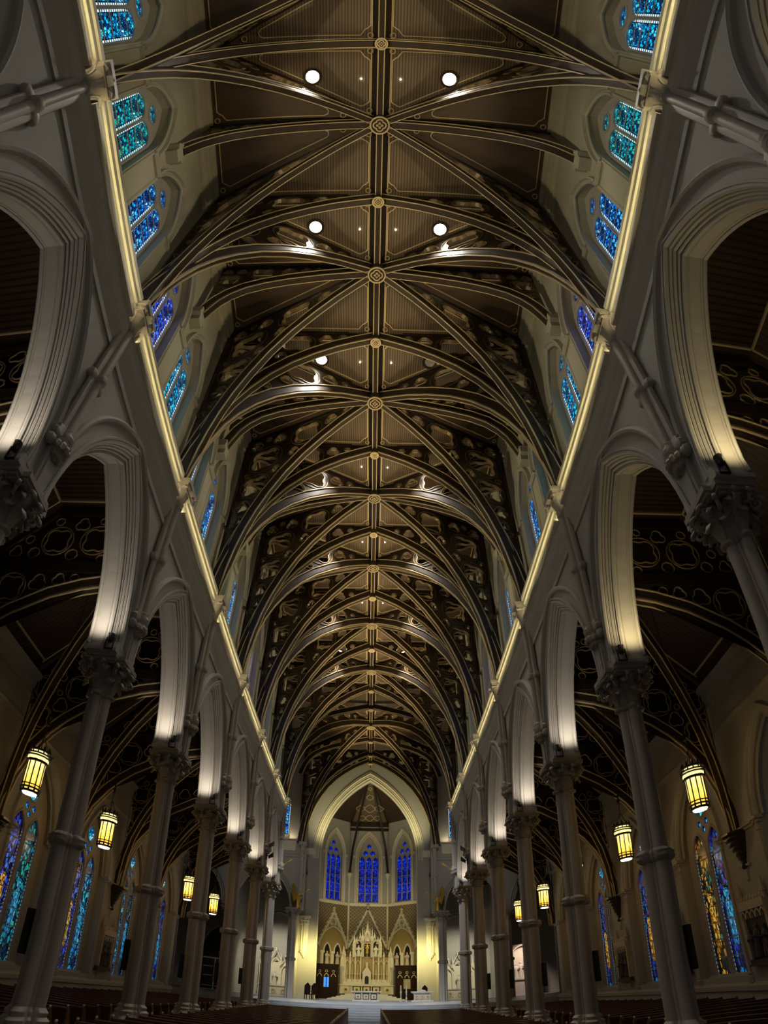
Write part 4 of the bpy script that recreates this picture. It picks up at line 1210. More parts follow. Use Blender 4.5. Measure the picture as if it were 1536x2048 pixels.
# ------------------------------------------------------------------ chancel arch and apse
ca = thing('wall_chancel', 'cream chancel arch wall with bright moulded pointed arch', 'wall', kind='structure')
outer = [(-7.4, .3), (-7.4, 26.4), (7.4, 26.4), (7.4, .3), (4.85, .3)] + list(reversed(pointed(4.85, 15.7, 8.5, 18))) + [(-4.85, .3)]
part('arch_wall', MB().prism(outer, 0, -.9, T=far_T), 'plaster', ca, (0, YARCH, 0))
mb = MB()
for d, cw, r in ((0, -.1, .1), (.2, .02, .09), (.38, .05, .06), (.55, .08, .1), (.72, .06, .05)):
    mb.sweep([(-4.85 - d, .5 if d < .1 else 15.2)] + pointed(4.85 + d, 15.7, 8.5 + d * 1.35, 18) + [(4.85 + d, .5 if d < .1 else 15.2)], roll(0, cw, r), T=far_T)
part('arch_moulding', mb.mesh('arch_moulding', True), 'fascia', ca, (0, YARCH, 0))
for s in SIDES:
    part('side_pier', MB().box(min(s * 6.6, s * 7.3), max(s * 6.6, s * 7.3), YE + 1.4, YARCH + .2, PLAT, 16.2), 'fascia', ca)
    mb = MB()
    for z0, z1, d in ((15.5, 15.75, .1), (15.75, 16.2, .2)): mb.box(min(s * 5.4, s * 7.3), max(s * 5.4, s * 7.3), YARCH - .3 - d, YARCH - .02, z0, z1)
    part('cornice', mb, 'fascia', ca)
mb = MB().loft(SH, [(1.3, 5.3), (1.3, 8.1)])
me_cs = mb.mesh('shaft', True)
mb = MB().loft(SH, [(1.3, 8.0), (1.7, 8.08), (1.4, 8.16), (1.7, 8.6)]).box(-.42, .3, -.5, .5, 8.6, 8.75).box(-.48, .3, -.56, .56, 8.75, 8.9)
for k in range(6):
    a = pi / 2 + pi * k / 5
    mb.ball((.3 * cos(a), .36 * sin(a), 8.45), .1, 6, 4)
me_cscap = mb.mesh('shaft_capital', True)
mb = MB().lathe([(.02, 4.5), (.09, 4.55), (.06, 4.65), (.2, 4.85), (.32, 5.1), (.36, 5.3), (.3, 5.36)], 10)
for k in range(6):
    a = pi / 2 + pi * k / 5
    mb.ball((.3 * cos(a), .3 * sin(a), 5.15), .1, 6, 4); mb.ball((.16 * cos(a), .16 * sin(a), 4.85), .07, 6, 4)
me_cscor = mb.mesh('corbel', True)
for s in SIDES:
    t = thing('corbelled_shaft', 'pale corbelled shaft on the brightly lit %s pier of the chancel arch' % SIDE[s], 'wall shaft', (s * 6.0, YARCH - .1, 0), pi / 2)
    part('shaft', me_cs, 'fascia', t); part('shaft_capital', me_cscap, 'fascia', t); part('corbel', me_cscor, 'fascia', t)
ap = thing('wall_apse', 'polygonal apse wall with stencilled band, gables and niches', 'wall', kind='structure')
PX, PY, QX, QY = 2.15, 72.6, 5.4, 69.5
FA = atan2(QX - PX, PY - QY)                         # half angle used for the outward normals of the side facets
facets = [(0, PY, pi / 2, PX, 1), ((PX + QX) / 2, (PY + QY) / 2, atan2(QX - PX, PY - QY), hypot(QX - PX, PY - QY) / 2, 1),
          (-(PX + QX) / 2, (PY + QY) / 2, pi - atan2(QX - PX, PY - QY), hypot(QX - PX, PY - QY) / 2, 1)]
AWH = (1.2, 11.9, 17.6, 2.6)
apw = [(-AWH[0], AWH[1])] + pointed(AWH[0], AWH[2], AWH[3], 10) + [(AWH[0], AWH[1])]
ll = [[(c - .33, 12.0)] + pointed(.33, 16.9, .7, 6, c) + [(c + .33, 12.0)] for c in (-.76, 0, .76)]
rr_ = [circle(.3, 16, (-.4, 18.05)), circle(.3, 16, (.4, 18.05)), circle(.28, 16, (0, 18.9))]
mb = MB().prism(apw, -.3, -.42, holes=ll + rr_, T=wall_T)
for l in ll: mb.sweep(l, roll(.02, -.29, .035), T=wall_T)
for c in (-.76, 0, .76):
    for z in (13, 14, 15, 16): mb.box(.33, .355, c - .33, c + .33, z - .02, z + .02)
me_apf = mb.mesh('window_frame', True)
pan_ap = lancet_panes(.33, 12.0, 16.9, .7, (13, 14, 15, 16))
def apse_window(loc, rz, lab):
    t = thing(next_window(), lab, 'window', loc, rz, kind='structure')
    part('window_frame', me_apf, 'stone', t)
    for c in (-.76, 0, .76):
        for p in pan_ap: part('pane', p, 'g_apse', t, (.36, c, 0))
    for c, z, r in ((-.4, 18.05, .3), (.4, 18.05, .3), (0, 18.9, .28)):
        part('pane', MB().prism(foil(r - .01, 4, 20), .015, -.015, T=wall_T), 'g_apse', t, (.36, c, z))
for i, (fx, fy, rz, hw, _) in enumerate(facets):
    nm = ('centre', 'right', 'left')[i]
    part('facet', MB().prism([(-hw - .1, PLAT), (-hw - .1, 22.2), (hw + .1, 22.2), (hw + .1, PLAT)], 0, -.6, holes=[apw], T=wall_T), 'plaster', ap, (fx, fy, 0), (0, 0, rz))
    mb = MB()
    for d, cw, r in ((.0, .0, .06), (.16, .04, .06), (.3, .07, .08)): mb.sweep([(-AWH[0] - d, 11.6)] + pointed(AWH[0] + d, 17.6, 2.6 + d * 1.6, 14) + [(AWH[0] + d, 11.6)], roll(0, cw, r), T=wall_T)
    mb.box(-.14, 0, -hw, hw, 11.4, 11.75)
    for k in (-1, 1): mb.box(-.1, 0, k * (AWH[0] + .35) - .25, k * (AWH[0] + .35) + .25, 17.35, 17.65)
    part('window_moulding', mb.mesh('window_moulding', True), 'fascia', ap, (fx, fy, 0), (0, 0, rz))
    part('stencilled_band', MB().prism([(-hw, 4.3), (-hw, 11.4), (hw, 11.4), (hw, 4.3)], .0, .04, T=wall_T), 'diaper', ap, (fx, fy, 0), (0, 0, rz))
    apse_window((fx, fy, 0), rz, 'deep blue three-light stained glass window in the %s face of the apse' % nm)
    g = MB()
    zt = 11.1 if i == 0 else 10.5
    gw = hw - .05
    foot = 6.4
    for k in (-1, 1):
        g.sweep([(k * gw, foot), (0, zt)] if k < 0 else [(0, zt), (k * gw, foot)], rect(-.12, .08, .02, .3), T=wall_T)
        for q in range(1, 8):
            t_ = q / 8
            g.ball((-.2, k * gw * (1 - t_) * 1.05, foot + (zt - foot) * t_ + .16), .12, 6, 4)
    g.lathe([(.1, zt), (.2, zt + .15), (.08, zt + .25), (.22, zt + .42), (.03, zt + .6)], 8, (-.18, 0))
    if i:
        tri = [(-gw, foot), (0, zt), (gw, foot), (gw - .3, foot)] + list(reversed(pointed(gw - .3, 6.2, 2.5, 12))) + [(-gw + .3, foot)]
        part('tympanum', MB().prism(tri, .03, .16, T=wall_T), 'tympanum', ap, (fx, fy, 0), (0, 0, rz))
        g.sweep(pointed(gw - .3, 6.2, 2.5, 14), roll(0, .2, .09), T=wall_T)
        g.sweep(circle(.42, 18, (0, 9.3)), roll(0, .17, .05), closed=True, T=wall_T)
        g.sweep(foil(.34, 3, 24, (0, 9.3), .3, pi / 2), rect(0, .05, .14, .22), closed=True, T=wall_T)
        for k in (-1, 1): g.sweep(circle(.24, 14, (k * .5, 8.75)), roll(0, .17, .04), closed=True, T=wall_T)
    part('gable', g.mesh('gable', True), 'reredos', ap, (fx, fy, 0), (0, 0, rz))
    if i:
        part('niche_panel', MB().prism([(-gw + .3, 4.3)] + pointed(gw - .3, 6.2, 2.5, 12) + [(gw - .3, 4.3)], .03, .06, holes=[[(c - .4, 4.31)] + pointed(.4, 5.8, .85, 7, c) + [(c + .4, 4.31)] for c in (-.72, .72)], T=wall_T), 'ochre', ap, (fx, fy, 0), (0, 0, rz))
        mb = MB()
        for c in (-.72, .72): mb.prism([(c - .4, 4.3)] + pointed(.4, 5.8, .85, 7, c) + [(c + .4, 4.3)], .042, .05, T=wall_T)
        part('niche_back', mb, 'wainscot', ap, (fx, fy, 0), (0, 0, rz))
        mb = MB()
        for c in (-.72, .72): mb.sweep(pointed(.45, 5.8, .95, 8, c), rect(-.04, .06, .06, .16), T=wall_T)
        for c in (-1.42, 0, 1.42):
            mb.box(-.2, 0, c - .17, c + .17, 4.2, 5.55); mb.box(-.26, 0, c - .25, c + .25, 5.55, 5.82)
        part('niche_frame', mb, 'fascia', ap, (fx, fy, 0), (0, 0, rz))
        for c in (-.72, .72):
            mb = MB(); figure(mb, -.14, 0, 4.3, 1.5)
            tag(part('niche_statue', mb.mesh('niche_statue', True), 'flesh', None, (fx - c * sin(rz), fy + c * cos(rz), 0), (0, 0, rz)),
                'robed statue in the %s niche of the %s gable of the apse' % ('near' if (c > 0) == (i == 2) else 'far', nm), 'statue')
    # corner shafts
for s in SIDES:
    t = thing('apse_shaft', 'slim banded wall shaft at the %s corner of the apse' % SIDE[s], 'wall shaft', (s * PX, PY - .1, 0))
    part('shaft', MB().lathe([(.1, 6.9), (.1, 14.8)], 8), 'fascia', t)
    part('shaft_capital', MB().lathe([(.1, 14.7), (.16, 14.8), (.13, 14.9), (.24, 15.2), (.3, 15.25), (.3, 15.45)], 8).ball((0, -.1, 15.05), .12), 'fascia', t)
    part('corbel', MB().lathe([(.02, 6.2), (.12, 6.3), (.22, 6.7), (.14, 6.95)], 8), 'fascia', t)
    part('rib', MB().tube([(0, 0, 15.4), (-s * .3, -.4, 18.5), (-s * 1.0, -2.2, 22.0), (-s * 2.0, -5.6, 25.6)], .12, 6), 'wood', t)
    part('side_wall', MB().box(min(s * 5.4, s * 5.9), max(s * 5.4, s * 5.9), YARCH + .5, QY + .1, PLAT, 22.2), 'plaster', ap)
# apse roof: dark wedges meeting behind the chancel arch
ar = thing('ceiling', 'dark wedge panelled ceiling of the apse with one ornamented panel', 'ceiling', kind='structure')
apx = (0, 66.2, 25.9)
pts = [(-5.5, 64.2, 21.8), (-5.4, 69.5, 21.8), (-2.15, 72.6, 21.8), (2.15, 72.6, 21.8), (5.4, 69.5, 21.8), (5.5, 64.2, 21.8)]
for i in range(5):
    a, b = pts[i], pts[i + 1]
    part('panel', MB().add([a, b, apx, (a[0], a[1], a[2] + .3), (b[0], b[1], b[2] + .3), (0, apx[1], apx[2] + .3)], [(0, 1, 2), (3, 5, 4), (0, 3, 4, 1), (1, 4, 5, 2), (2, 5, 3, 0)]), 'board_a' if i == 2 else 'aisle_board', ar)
mb = MB()
for p in pts[1:5]: mb.tube([p, apx], .1, 5)
part('rib', mb, 'rib', ar)
mb = MB()
for t_, r in ((.12, .5), (.32, .62), (.55, .4), (.72, .22)):
    y, z = 72.6 + (66.2 - 72.6) * t_, 21.8 + 4.1 * t_
    q = atan2(4.1, 6.4)
    for k in ((-1, 0, 1) if t_ < .5 else (0,)):
        mb.sweep(foil(r * (.8 if k else 1), 4, 20, (k * r * 1.7, 0), .3), rect(-.03, .03, 0, .06), closed=True, T=lambda u, v, w: (u, y - v * cos(q) - w * sin(q), z + v * sin(q) - .05 - w * cos(q)))
part('panel_ornament', mb, 'gilt', ar)
part('beam', MB().box(-2.2, 2.2, 72.2, 72.5, 21.3, 21.7), 'rib', ar)
part('beam', MB().box(-2.2, 2.2, 72.2, 72.5, 20.75, 21.0), 'wood', ar)

# ------------------------------------------------------------------ high altar
st = thing('altar_steps', 'grey marble steps narrowing up to the high altar', 'steps', (0, 0, 0))
for k in range(5):
    part('step', MB().box(-3.7 + k * .4, 3.7 - k * .4, 64.6 + k * .5, 70.4, PLAT + k * .12, PLAT + (k + 1) * .12), 'marble', st)
ha = thing('high_altar', 'cream carved gothic high altar with spires against the apse wall', 'altar', (0, 69.6, 1.1))
def panel_front(mb, ornament, x, z, w, h, y):
    mb.prism([(x - w, z - h), (x - w, z + h), (x + w, z + h), (x + w, z - h)], y - .04, y, holes=[circle(min(w, h) * .6, 14, (x, z))], T=lambda u, v, q: (u, q, v))
    ornament.sweep(circle(min(w, h) * .62, 14, (x, z)), rect(-.03, .03, 0, .05), closed=True, T=lambda u, v, ww: (u, y - .04 - ww, v))
    ornament.sweep(foil(min(w, h) * .45, 4, 16, (x, z), .3), rect(-.02, .02, 0, .04), closed=True, T=lambda u, v, ww: (u, y - .04 - ww, v))
part('altar_table', MB().box(-2.75, 2.75, -.3, .6, 0, .9).box(-2.85, 2.85, -.4, .6, .9, 1.02).box(-1.5, 1.5, -.6, -.3, 0, .86).box(-1.6, 1.6, -.7, -.3, .86, .98), 'marble', ha)
fr, onm = MB(), MB()
for x in (-2.1, 2.1): panel_front(fr, onm, x, .45, .34, .34, -.315)
for x in (-.98, 0, .98): panel_front(fr, onm, x, .45, .31, .31, -.615)
bk = MB()
for x in (-2.1, 2.1): bk.box(x - .3, x + .3, -.312, -.302, .15, .75)
for x in (-.98, 0, .98): bk.box(x - .43, x + .43, -.612, -.602, .04, .84)
part('panel_back', bk, 'wainscot', ha)['kind'] = 'stuff'  # near-black plates paint the shade of the panel recesses
part('front_panels', fr, 'reredos', ha)['kind'] = 'stuff'
part('medallion', onm, 'gilt', ha)['kind'] = 'stuff'
part('gradine', MB().box(-2.4, 2.4, .1, .7, 1.02, 1.3).box(-2.3, 2.3, .25, .7, 1.3, 1.6), 'marble', ha)
part('reredos_back', MB().box(-2.35, 2.35, .52, .75, 1.6, 4.1), 'ochre', ha)  # darker ochre paints shade into the recess between the pillars
mb = MB()
for x in (-2.3, -1.75, -1.2, -.65, .65, 1.2, 1.75, 2.3):
    mb.box(x - .07, x + .07, .34, .5, 1.6, 4.0); mb.lathe([(.1, 4.0), (.1, 4.15), (.13, 4.2), (.015, 4.75)], 6, (x, .42))
for x in (-2.02, -1.47, -.92, .92, 1.47, 2.02):
    mb.sweep(pointed(.2, 3.3, .4, 6, x), rect(-.03, .03, -.35, -.5), T=lambda u, v, w: (u, -w, v))
    mb.sweep([(x - .2, 2.2), (x + .2, 2.2)], rect(-.03, .03, -.36, -.5), T=lambda u, v, w: (u, -w, v))
part('reredos_wall', mb.mesh('reredos_wall', True), 'reredos', ha)
mb = MB()
for x, zb, zt, w in ((-2.45, 1.0, 5.4, .3), (2.45, 1.0, 5.4, .3), (-1.35, 4.1, 6.6, .18), (1.35, 4.1, 6.6, .18), (-.5, 4.1, 7.6, .13), (.5, 4.1, 7.6, .13)):
    mb.box(x - w, x + w, .4, .4 + 2 * w, zb, zb + (zt - zb) * .62)
    mb.lathe([(w * 1.25, zb + (zt - zb) * .62), (w * 1.3, zb + (zt - zb) * .66), (w * .8, zb + (zt - zb) * .7), (.015, zt)], 4, (x, .4 + w), rot=pi / 4)
    for k in range(4): mb.ball((x, .4 + w, zb + (zt - zb) * (.7 + .07 * k)), w * (.75 - .15 * k), 6, 4)
part('pinnacle', mb, 'reredos', ha)
mb = MB().box(-1.3, 1.3, .55, .8, 4.1, 6.1)
for x in (-.9, .9): mb.sweep([(x - .33, 4.15)] + pointed(.33, 5.4, .6, 7, x) + [(x + .33, 4.15)], rect(-.03, .05, -.35, -.55), T=lambda u, v, w: (u, -w, v))
mb.sweep([(-.4, 4.15)] + pointed(.4, 5.7, .8, 7) + [(.4, 4.15)], rect(-.03, .06, -.32, -.55), T=lambda u, v, w: (u, -w, v))
part('upper_niches', mb, 'reredos', ha)
mb = MB()
for x in (-.9, 0, .9): mb.prism([(x - .3, 4.15)] + pointed(.3, 5.4, .55, 6, x) + [(x + .3, 4.15)], .54, .56, T=lambda u, v, w: (u, w, v))
part('niche_back', mb, 'wainscot', ha)
mb = MB()
for x, z0, z1, w in ((0, 5.9, 8.3, .26), (-.28, 5.6, 7.4, .13), (.28, 5.6, 7.4, .13), (-.75, 5.9, 7.0, .14), (.75, 5.9, 7.0, .14), (-1.1, 5.6, 6.5, .12), (1.1, 5.6, 6.5, .12)):
    mb.box(x - w, x + w, .55 - w, .55 + w, z0, z0 + (z1 - z0) * .4)
    mb.lathe([(w * 1.4, z0 + (z1 - z0) * .4), (w * .8, z0 + (z1 - z0) * .46), (.012, z1)], 4, (x, .55), rot=pi / 4)
    for k in range(5): mb.ball((x, .55, z0 + (z1 - z0) * (.45 + .1 * k)), w * (1.0 - .17 * k), 5, 4)
    mb.sweep([(x - w * 1.5, z0), (x, z0 + (z1 - z0) * .42), (x + w * 1.5, z0)], rect(-.02, .04, -.1, .1), T=lambda u, v, ww: (u, .5 - w + ww, v))
part('spire', mb, 'reredos', ha)
part('tabernacle', MB().box(-.42, .42, .0, .5, 1.02, 2.3).prism([(-.5, 2.3), (0, 3.1), (.5, 2.3)], .0, .4, T=lambda u, v, w: (u, w, v)).box(-.1, .1, .1, .3, 2.9, 3.5), 'marble', ha)
part('tabernacle_door', MB().prism([(-.2, 1.1)] + pointed(.2, 1.75, .25, 6) + [(.2, 1.1)], -.03, .0, T=lambda u, v, w: (u, w, v)), 'black', ha)
for x in (-.9, .9):
    mb = MB(); figure(mb, 0, 0, 0, 1.25)
    tag(part('altar_statue', mb.mesh('altar_statue', True), 'marble', None, (x, 69.95, 5.27), (0, 0, pi / 2)), 'pale robed statue in the %s niche of the high altar' % ('right' if x > 0 else 'left'), 'statue')
mb = MB(); figure(mb, 0, 0, .35, .95); mb.box(-.02, .03, -.05, .05, 0, 1.75).box(-.02, .03, -.42, .42, 1.18, 1.27)
tag(part('gilded_crucifix', mb.mesh('gilded_crucifix', True), 'gold', None, (0, 69.88, 5.27), (0, 0, pi / 2)), 'gilded figure on a cross in the tall centre niche of the high altar', 'crucifix')
cs = None
for i, x in enumerate((-2.05, -1.5, -.95, .95, 1.5, 2.05)):
    lab = '%s tall altar candlestick from the left on the high altar shelf' % ordinal(i)
    loc = (x, 69.78, 2.4)
    if cs is None:
        cs = thing('altar_candlestick', lab, 'candlestick', loc, 0, 'candlesticks on the high altar')
        part('stick', MB().lathe([(.1, 0), (.1, .04), (.03, .1), (.05, .3), (.025, .34), (.025, .7), (.06, .74), (.02, .78)], 8), 'gilt', cs)
        part('candle', MB().lathe([(.022, .78), (.022, 1.35), (.004, 1.38)], 6), 'candle', cs)
    else: dup(cs, loc, 0, lab)
# free-standing altar, ambo, candlesticks
fa = thing('front_altar', 'white marble free-standing altar with three medallion panels', 'altar', (0, 60.2, PLAT))
part('slab', MB().box(-1.32, 1.32, -.45, .45, .86, .95).box(-1.24, 1.24, -.4, .4, .8, .86), 'marble', fa)
part('body', MB().box(-1.05, 1.05, -.28, .3, .1, .8).box(-1.2, 1.2, -.38, .4, 0, .1), 'marble', fa)
for x in (-1.02, -.36, .36, 1.02): part('pillar', MB().lathe([(.07, .1), (.05, .16), (.05, .68), (.09, .8)], 8, (x, -.31)), 'reredos', fa)
fr, onm, bk = MB(), MB(), MB()
for x in (-.69, 0, .69): panel_front(fr, onm, x, .44, .22, .22, -.3); bk.box(x - .28, x + .28, -.295, -.27, .16, .74)
part('panel_back', bk, 'wainscot', fa); part('front_panel', fr, 'reredos', fa)['kind'] = 'stuff'; part('medallion', onm, 'gilt', fa)['kind'] = 'stuff'
am = thing('ambo', 'white marble reading desk at the right of the sanctuary with a book on top', 'ambo', (4.85, 59.3, PLAT))
part('slab', MB().box(-.95, .95, -.4, .4, .82, .94).box(-.85, .85, -.34, .34, .74, .82), 'marble', am)
part('body', MB().box(-.7, .7, -.25, .3, .12, .74).box(-.95, .95, -.45, .45, 0, .12), 'marble', am)
fr, onm = MB(), MB()
for x in (-.46, 0, .46): panel_front(fr, onm, x, .43, .2, .22, -.26)
part('front_panel', fr, 'reredos', am)['kind'] = 'stuff'; part('medallion', onm, 'gilt', am)['kind'] = 'stuff'
for x in (-.68, .68): part('pillar', MB().lathe([(.08, .12), (.05, .18), (.05, .64), (.1, .74)], 8, (x, -.3)), 'reredos', am)
tag(part('open_book', MB().prism([(-.3, 0), (-.3, .1), (0, .16), (.3, .1), (.3, 0)], -.2, .2, T=lambda u, v, w: (u, w, v)), 'marble', None, (4.85, 59.25, PLAT + .942)), 'open white book lying on the reading desk', 'book')
cd = None
for i, (x, y) in enumerate(((3.05, 60.0), (3.55, 60.2))):
    lab = 'tall %s candle on a turned floor stand left of the reading desk' % ('left-hand white' if i == 0 else 'right-hand ivory')
    if cd is None:
        cd = thing('floor_candlestick', lab, 'candlestick', (x, y, PLAT), 0, 'floor candlesticks')
        part('stand', MB().lathe([(.12, 0), (.12, .05), (.05, .1), (.09, .3), (.04, .4), (.04, .6), (.08, .66), (.04, .72), (.1, .9), (.1, .94)], 10), 'marble', cd)
        part('candle', MB().lathe([(.05, .94), (.05, 1.5), (.01, 1.53)], 8), 'candle', cd)
    else: dup(cd, (x, y, PLAT), 0, lab)
# dark cabinets either side of the high altar
for s in SIDES:
    t = thing('organ_case', 'dark mahogany case %s of the high altar%s' % (SIDE[s], ', holding a blue lit light' if s < 0 else ', holding pale pipes'), 'cabinet', (s * 4.05, 68.4, PLAT))
    part('body', MB().box(-1.15, 1.15, 0, .6, 0, 3.6), 'cabinet', t)
    part('cornice', MB().box(-1.25, 1.25, -.1, .65, 3.6, 3.75).box(-1.2, 1.2, -.06, .65, 3.45, 3.6), 'cabinet', t)
    for x in (-1.05, -.35, .35, 1.05): part('post', MB().box(x - .08, x + .08, -.06, .0, .1, 3.45), 'cabinet', t)
    for x in (-.7, 0, .7):
        part('panel', MB().box(x - .24, x + .24, -.03, 0, .3, 1.0), 'cabinet', t)
        part('grille', MB().sweep(pointed(.22, 2.35, .35, 6, x), rect(-.03, .03, -.05, .0), T=lambda u, v, w: (u, w, v)).sweep(circle(.12, 12, (x, 2.95)), rect(-.02, .02, -.05, 0), closed=True, T=lambda u, v, w: (u, w, v)), 'gilt', t)
    mb = MB()
    if s < 0:
        for x in (-.15, .15): mb.box(x - .11, x + .11, -.02, 0, 1.25, 2.3)
        part('lit_light', mb, 'blue_light', t)
    else:
        for k in range(6): mb.lathe([(.05, 1.2), (.05, 2.2), (.02, 2.25)], 6, (-.3 + .12 * k, -.05))
        part('pipes', mb, 'flesh', t)
# celebrants' chairs
cc = None
for i, (x, y, r_) in enumerate(((-5.0, 59.4, .5), (-4.45, 59.9, .4), (5.15, 61.3, -.6))):
    lab = ('tall dark chair at the foot of the lit left pier', 'second dark chair from the lit left pier', 'black chair behind the reading desk at the lit right pier')[i]
    if cc is None:
        cc = thing('sanctuary_chair', lab, 'chair', (x, y, PLAT), r_, 'sanctuary chairs')
        part('seat', MB().box(-.28, .28, -.26, .26, .42, .5), 'cabinet', cc)
        part('backrest', MB().prism([(-.28, .5), (-.28, 1.25), (0, 1.55), (.28, 1.25), (.28, .5)], .2, .26, T=lambda u, v, w: (u, w, v)), 'cabinet', cc)
        for lx in (-.25, .25):
            for ly in (-.23, .23): part('leg', MB().box(lx - .03, lx + .03, ly - .03, ly + .03, 0, .42), 'cabinet', cc)
            part('armrest', MB().box(lx - .03, lx + .03, -.25, .22, .7, .75).box(lx - .03, lx + .03, -.25, -.19, .5, .7), 'cabinet', cc)
    else: dup(cc, (x, y, PLAT), r_, lab)
# gilded angels
def angel():
    a = MB(); figure(a, 0, 0, 0, 1.7, 0, None, 1.1)
    a.tube([(-.1, .1, 1.3), (-.3, .12, 1.42), (-.5, .1, 1.55)], [.07, .06, .05], 6)
    a.tube([(-.35, .08, 1.5), (-.7, .1, 1.75), (-1.0, .12, 1.95)], [.02, .03, .09], 6)
    w = []
    for k in (-1, 1):
        m = MB().prism([(0, 1.0), (.12, 1.5), (.2, 2.1), (.42, 2.45), (.62, 2.1), (.6, 1.5), (.42, .9), (.3, .55), (.12, .8)], -.04, .04, T=lambda u, v, ww: (.15 + u * .75, k * (.08 + u * .7) + ww, v))
        w.append(m.mesh('wing'))
    return a.mesh('robed_body', True), w
AG = angel(); an = None
for s in SIDES:
    for i, (x, y) in enumerate(((6.35, row(7) + .1), (6.3, YE - .3))):
        lab = 'gilded winged angel on the capital of the %s %s pier' % (SIDE[s], ('near crossing', 'far crossing')[i])
        loc = (s * x, y, 9.13)
        if an is None:
            an = thing('gilded_angel', lab, 'statue', loc, rz_of(s), 'gilded angels')
            part('robed_body', AG[0], 'gold', an)
            for w_ in AG[1]: part('wing', w_, 'gold', an)
        else: dup(an, loc, rz_of(s), lab)
# side altars
for s in SIDES:
    t = thing('side_altar', 'white gothic side altar brightly lit in the %s chapel beside the sanctuary' % SIDE[s], 'altar', (s * 9.4, 69.0, PLAT))
    part('altar_table', MB().box(-1.6, 1.6, -.3, .6, 0, 1.0).box(-1.7, 1.7, -.4, .6, 1.0, 1.12), 'marble', t)
    fr, onm = MB(), MB()
    for x in (-1.0, 0, 1.0): panel_front(fr, onm, x, .5, .36, .34, -.31)
    part('front_panel', fr, 'reredos', t)['kind'] = 'stuff'; part('medallion', onm, 'gilt', t)['kind'] = 'stuff'
    mb = MB().box(-1.6, 1.6, .4, .6, 1.12, 3.6)
    for x in (-1.55, -.55, .55, 1.55):
        mb.box(x - .1, x + .1, .15, .4, 1.12, 3.6); mb.lathe([(.16, 3.6), (.17, 3.75), (.1, 3.8), (.01, 4.7)], 6, (x, .3))
    for x in (-1.05, 0, 1.05):
        z = 3.1 if x else 3.9
        mb.sweep([(x - .4, 1.2)] + pointed(.4, z - .5, .7, 7, x) + [(x + .4, 1.2)], rect(-.04, .05, -.2, -.4), T=lambda u, v, w: (u, -w, v))
        mb.sweep([(x - .55, z - .1), (x, z + 1.1), (x + .55, z - .1)], rect(-.03, .06, -.15, -.3), T=lambda u, v, w: (u, -w, v))
        mb.ball((x, .25, z + 1.25), .12, 6, 4)
    part('reredos_wall', mb, 'fascia', t)
    mb = MB(); figure(mb, 0, 0, 0, 1.5)
    tag(part('chapel_statue', mb.mesh('chapel_statue', True), 'marble', None, (s * 9.4, 69.15, PLAT + 1.13), (0, 0, pi / 2)), 'white robed statue in the middle of the %s side altar' % SIDE[s], 'statue')
t = thing('sculpted_shrine', 'rosy lit carved shrine with figures in the far right transept', 'shrine', (15.6, 66.0, PLAT))
part('base', MB().box(-1.5, 1.5, -.2, .8, 0, 1.6).box(-1.6, 1.6, -.3, .8, 1.6, 1.75), 'marble', t)
mb = MB().box(-1.5, 1.5, .5, .8, 1.75, 5.4)
for x in (-1.4, 1.4): mb.box(x - .15, x + .15, .1, .5, 1.75, 4.4); mb.lathe([(.2, 4.4), (.22, 4.6), (.02, 5.8)], 6, (x, .3))
mb.sweep(pointed(1.25, 3.9, 1.4, 10), rect(-.08, .1, -.1, -.5), T=lambda u, v, w: (u, -w, v))
part('niche', mb, 'reredos', t)
mb = MB()
for x, h in ((-.75, 1.7), (-.2, 2.1), (.35, 1.8), (.85, 1.6)): figure(mb, 0, x, 1.75, h)
part('sculpted_figures', mb.mesh('sculpted_figures', True), 'marble', t, (0, .1, 0), (0, 0, pi / 2))
t = thing('transept_doorway', 'dark pointed doorway with pale glazed frame in the far left transept', 'doorway', (-15.9, 69.9, PLAT))
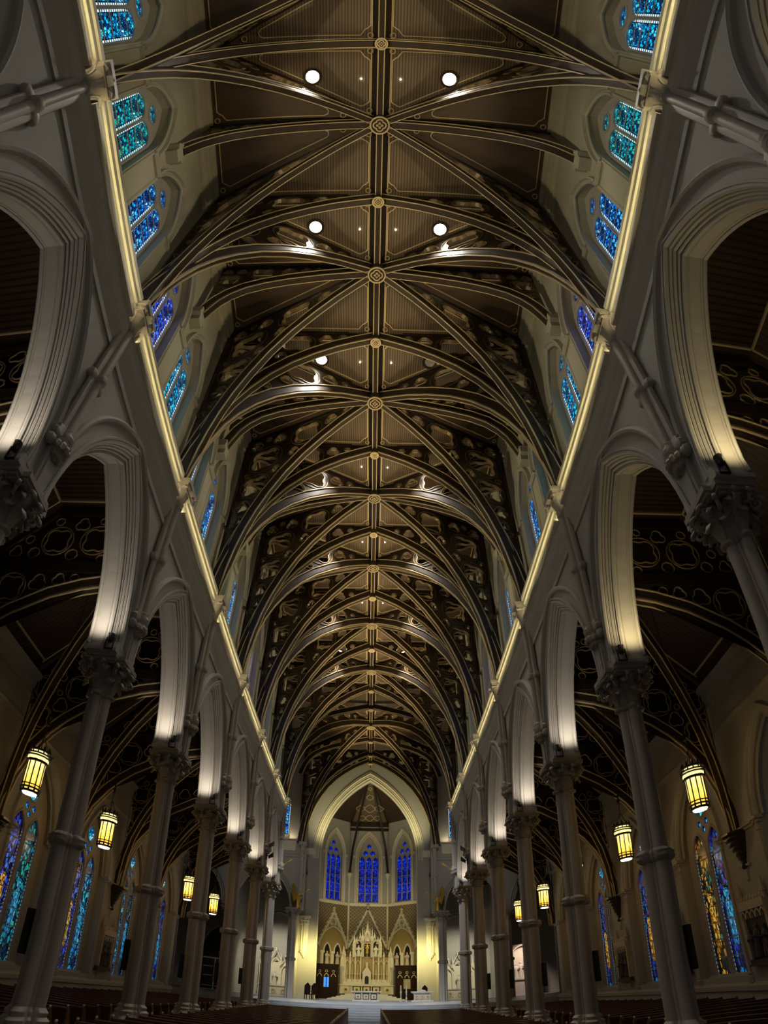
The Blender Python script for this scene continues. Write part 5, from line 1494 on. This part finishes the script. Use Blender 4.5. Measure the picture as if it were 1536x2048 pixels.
part('frame', MB().sweep([(-1.5, 0)] + pointed(1.5, 4.6, 2.4, 12) + [(1.5, 0)], rect(-.1, .1, -.1, .1), T=far_T).box(-1.4, 1.4, -.1, .02, 3.3, 3.45).box(-.06, .06, -.1, .02, 0, 3.3), 'marble', t)
part('door_leaf', MB().prism([(-1.45, 0)] + pointed(1.45, 4.6, 2.35, 12) + [(1.45, 0)], 0, .05, T=far_T), 'wainscot', t)
mb = MB()
for x in (-.7, .7):
    for z in (.3, 1.4, 2.4): mb.box(x - .55, x + .55, -.09, -.05, z, z + .06)
part('glazing_bars', mb, 'marble', t)

# ------------------------------------------------------------------ pews
PL = 4.95
me_pend_ = MB().prism([(-.3, 0), (-.3, .45), (-.12, .55), (.12, .95), (.2, .98), (.25, .93), (.22, 0)], -.03, .03, T=lambda u, v, w: (w, -u + .0, v)).mesh('pew_end')
mb = MB().ball((0, -.19, 1.0), .038, 8, 5)
me_fin = mb.mesh('glint_finial', True)
me_back = MB().prism([(-.12, .4), (-.2, .93), (-.26, .93), (-.18, .4)], -PL / 2, PL / 2, T=lambda u, v, w: (w, u, v)).box(-PL / 2, PL / 2, -.29, -.17, .9, .96).mesh('backrest')
me_seat = MB().box(-PL / 2, PL / 2, -.16, .3, .42, .46).box(-PL / 2, PL / 2, -.16, -.12, 0, .42).mesh('seat')
me_kneel = MB().box(-PL / 2 + .1, PL / 2 - .1, -.62, -.44, .1, .17).mesh('kneeler')
pw = None
NP = 29
for blk, x0 in (('left of the centre aisle', -3.48), ('right of the centre aisle', 3.48), ('in the left side aisle', -10.1), ('in the right side aisle', 10.1)):
    for k in range(NP):
        y = 42.2 - k * 1.02
        lab = 'dark red-brown wooden pew %s, %s row from the sanctuary' % (blk, ordinal(k))
        loc = (x0, y, FZ)
        if pw is None:
            pw = thing('pew', lab, 'pew', loc, 0, 'pews')
            part('seat', me_seat, 'pew', pw); part('backrest', me_back, 'pew', pw); part('kneeler', me_kneel, 'pew', pw)
            for q in (-1, 1):
                e = part('pew_end', me_pend_, 'pew', pw, (q * PL / 2, 0, 0))
                part('glint_finial', me_fin, 'gilt', e, (0, -.0, 0))  # gilt tone stands in for a glint on the pew end
        else: dup(pw, loc, 0, lab)
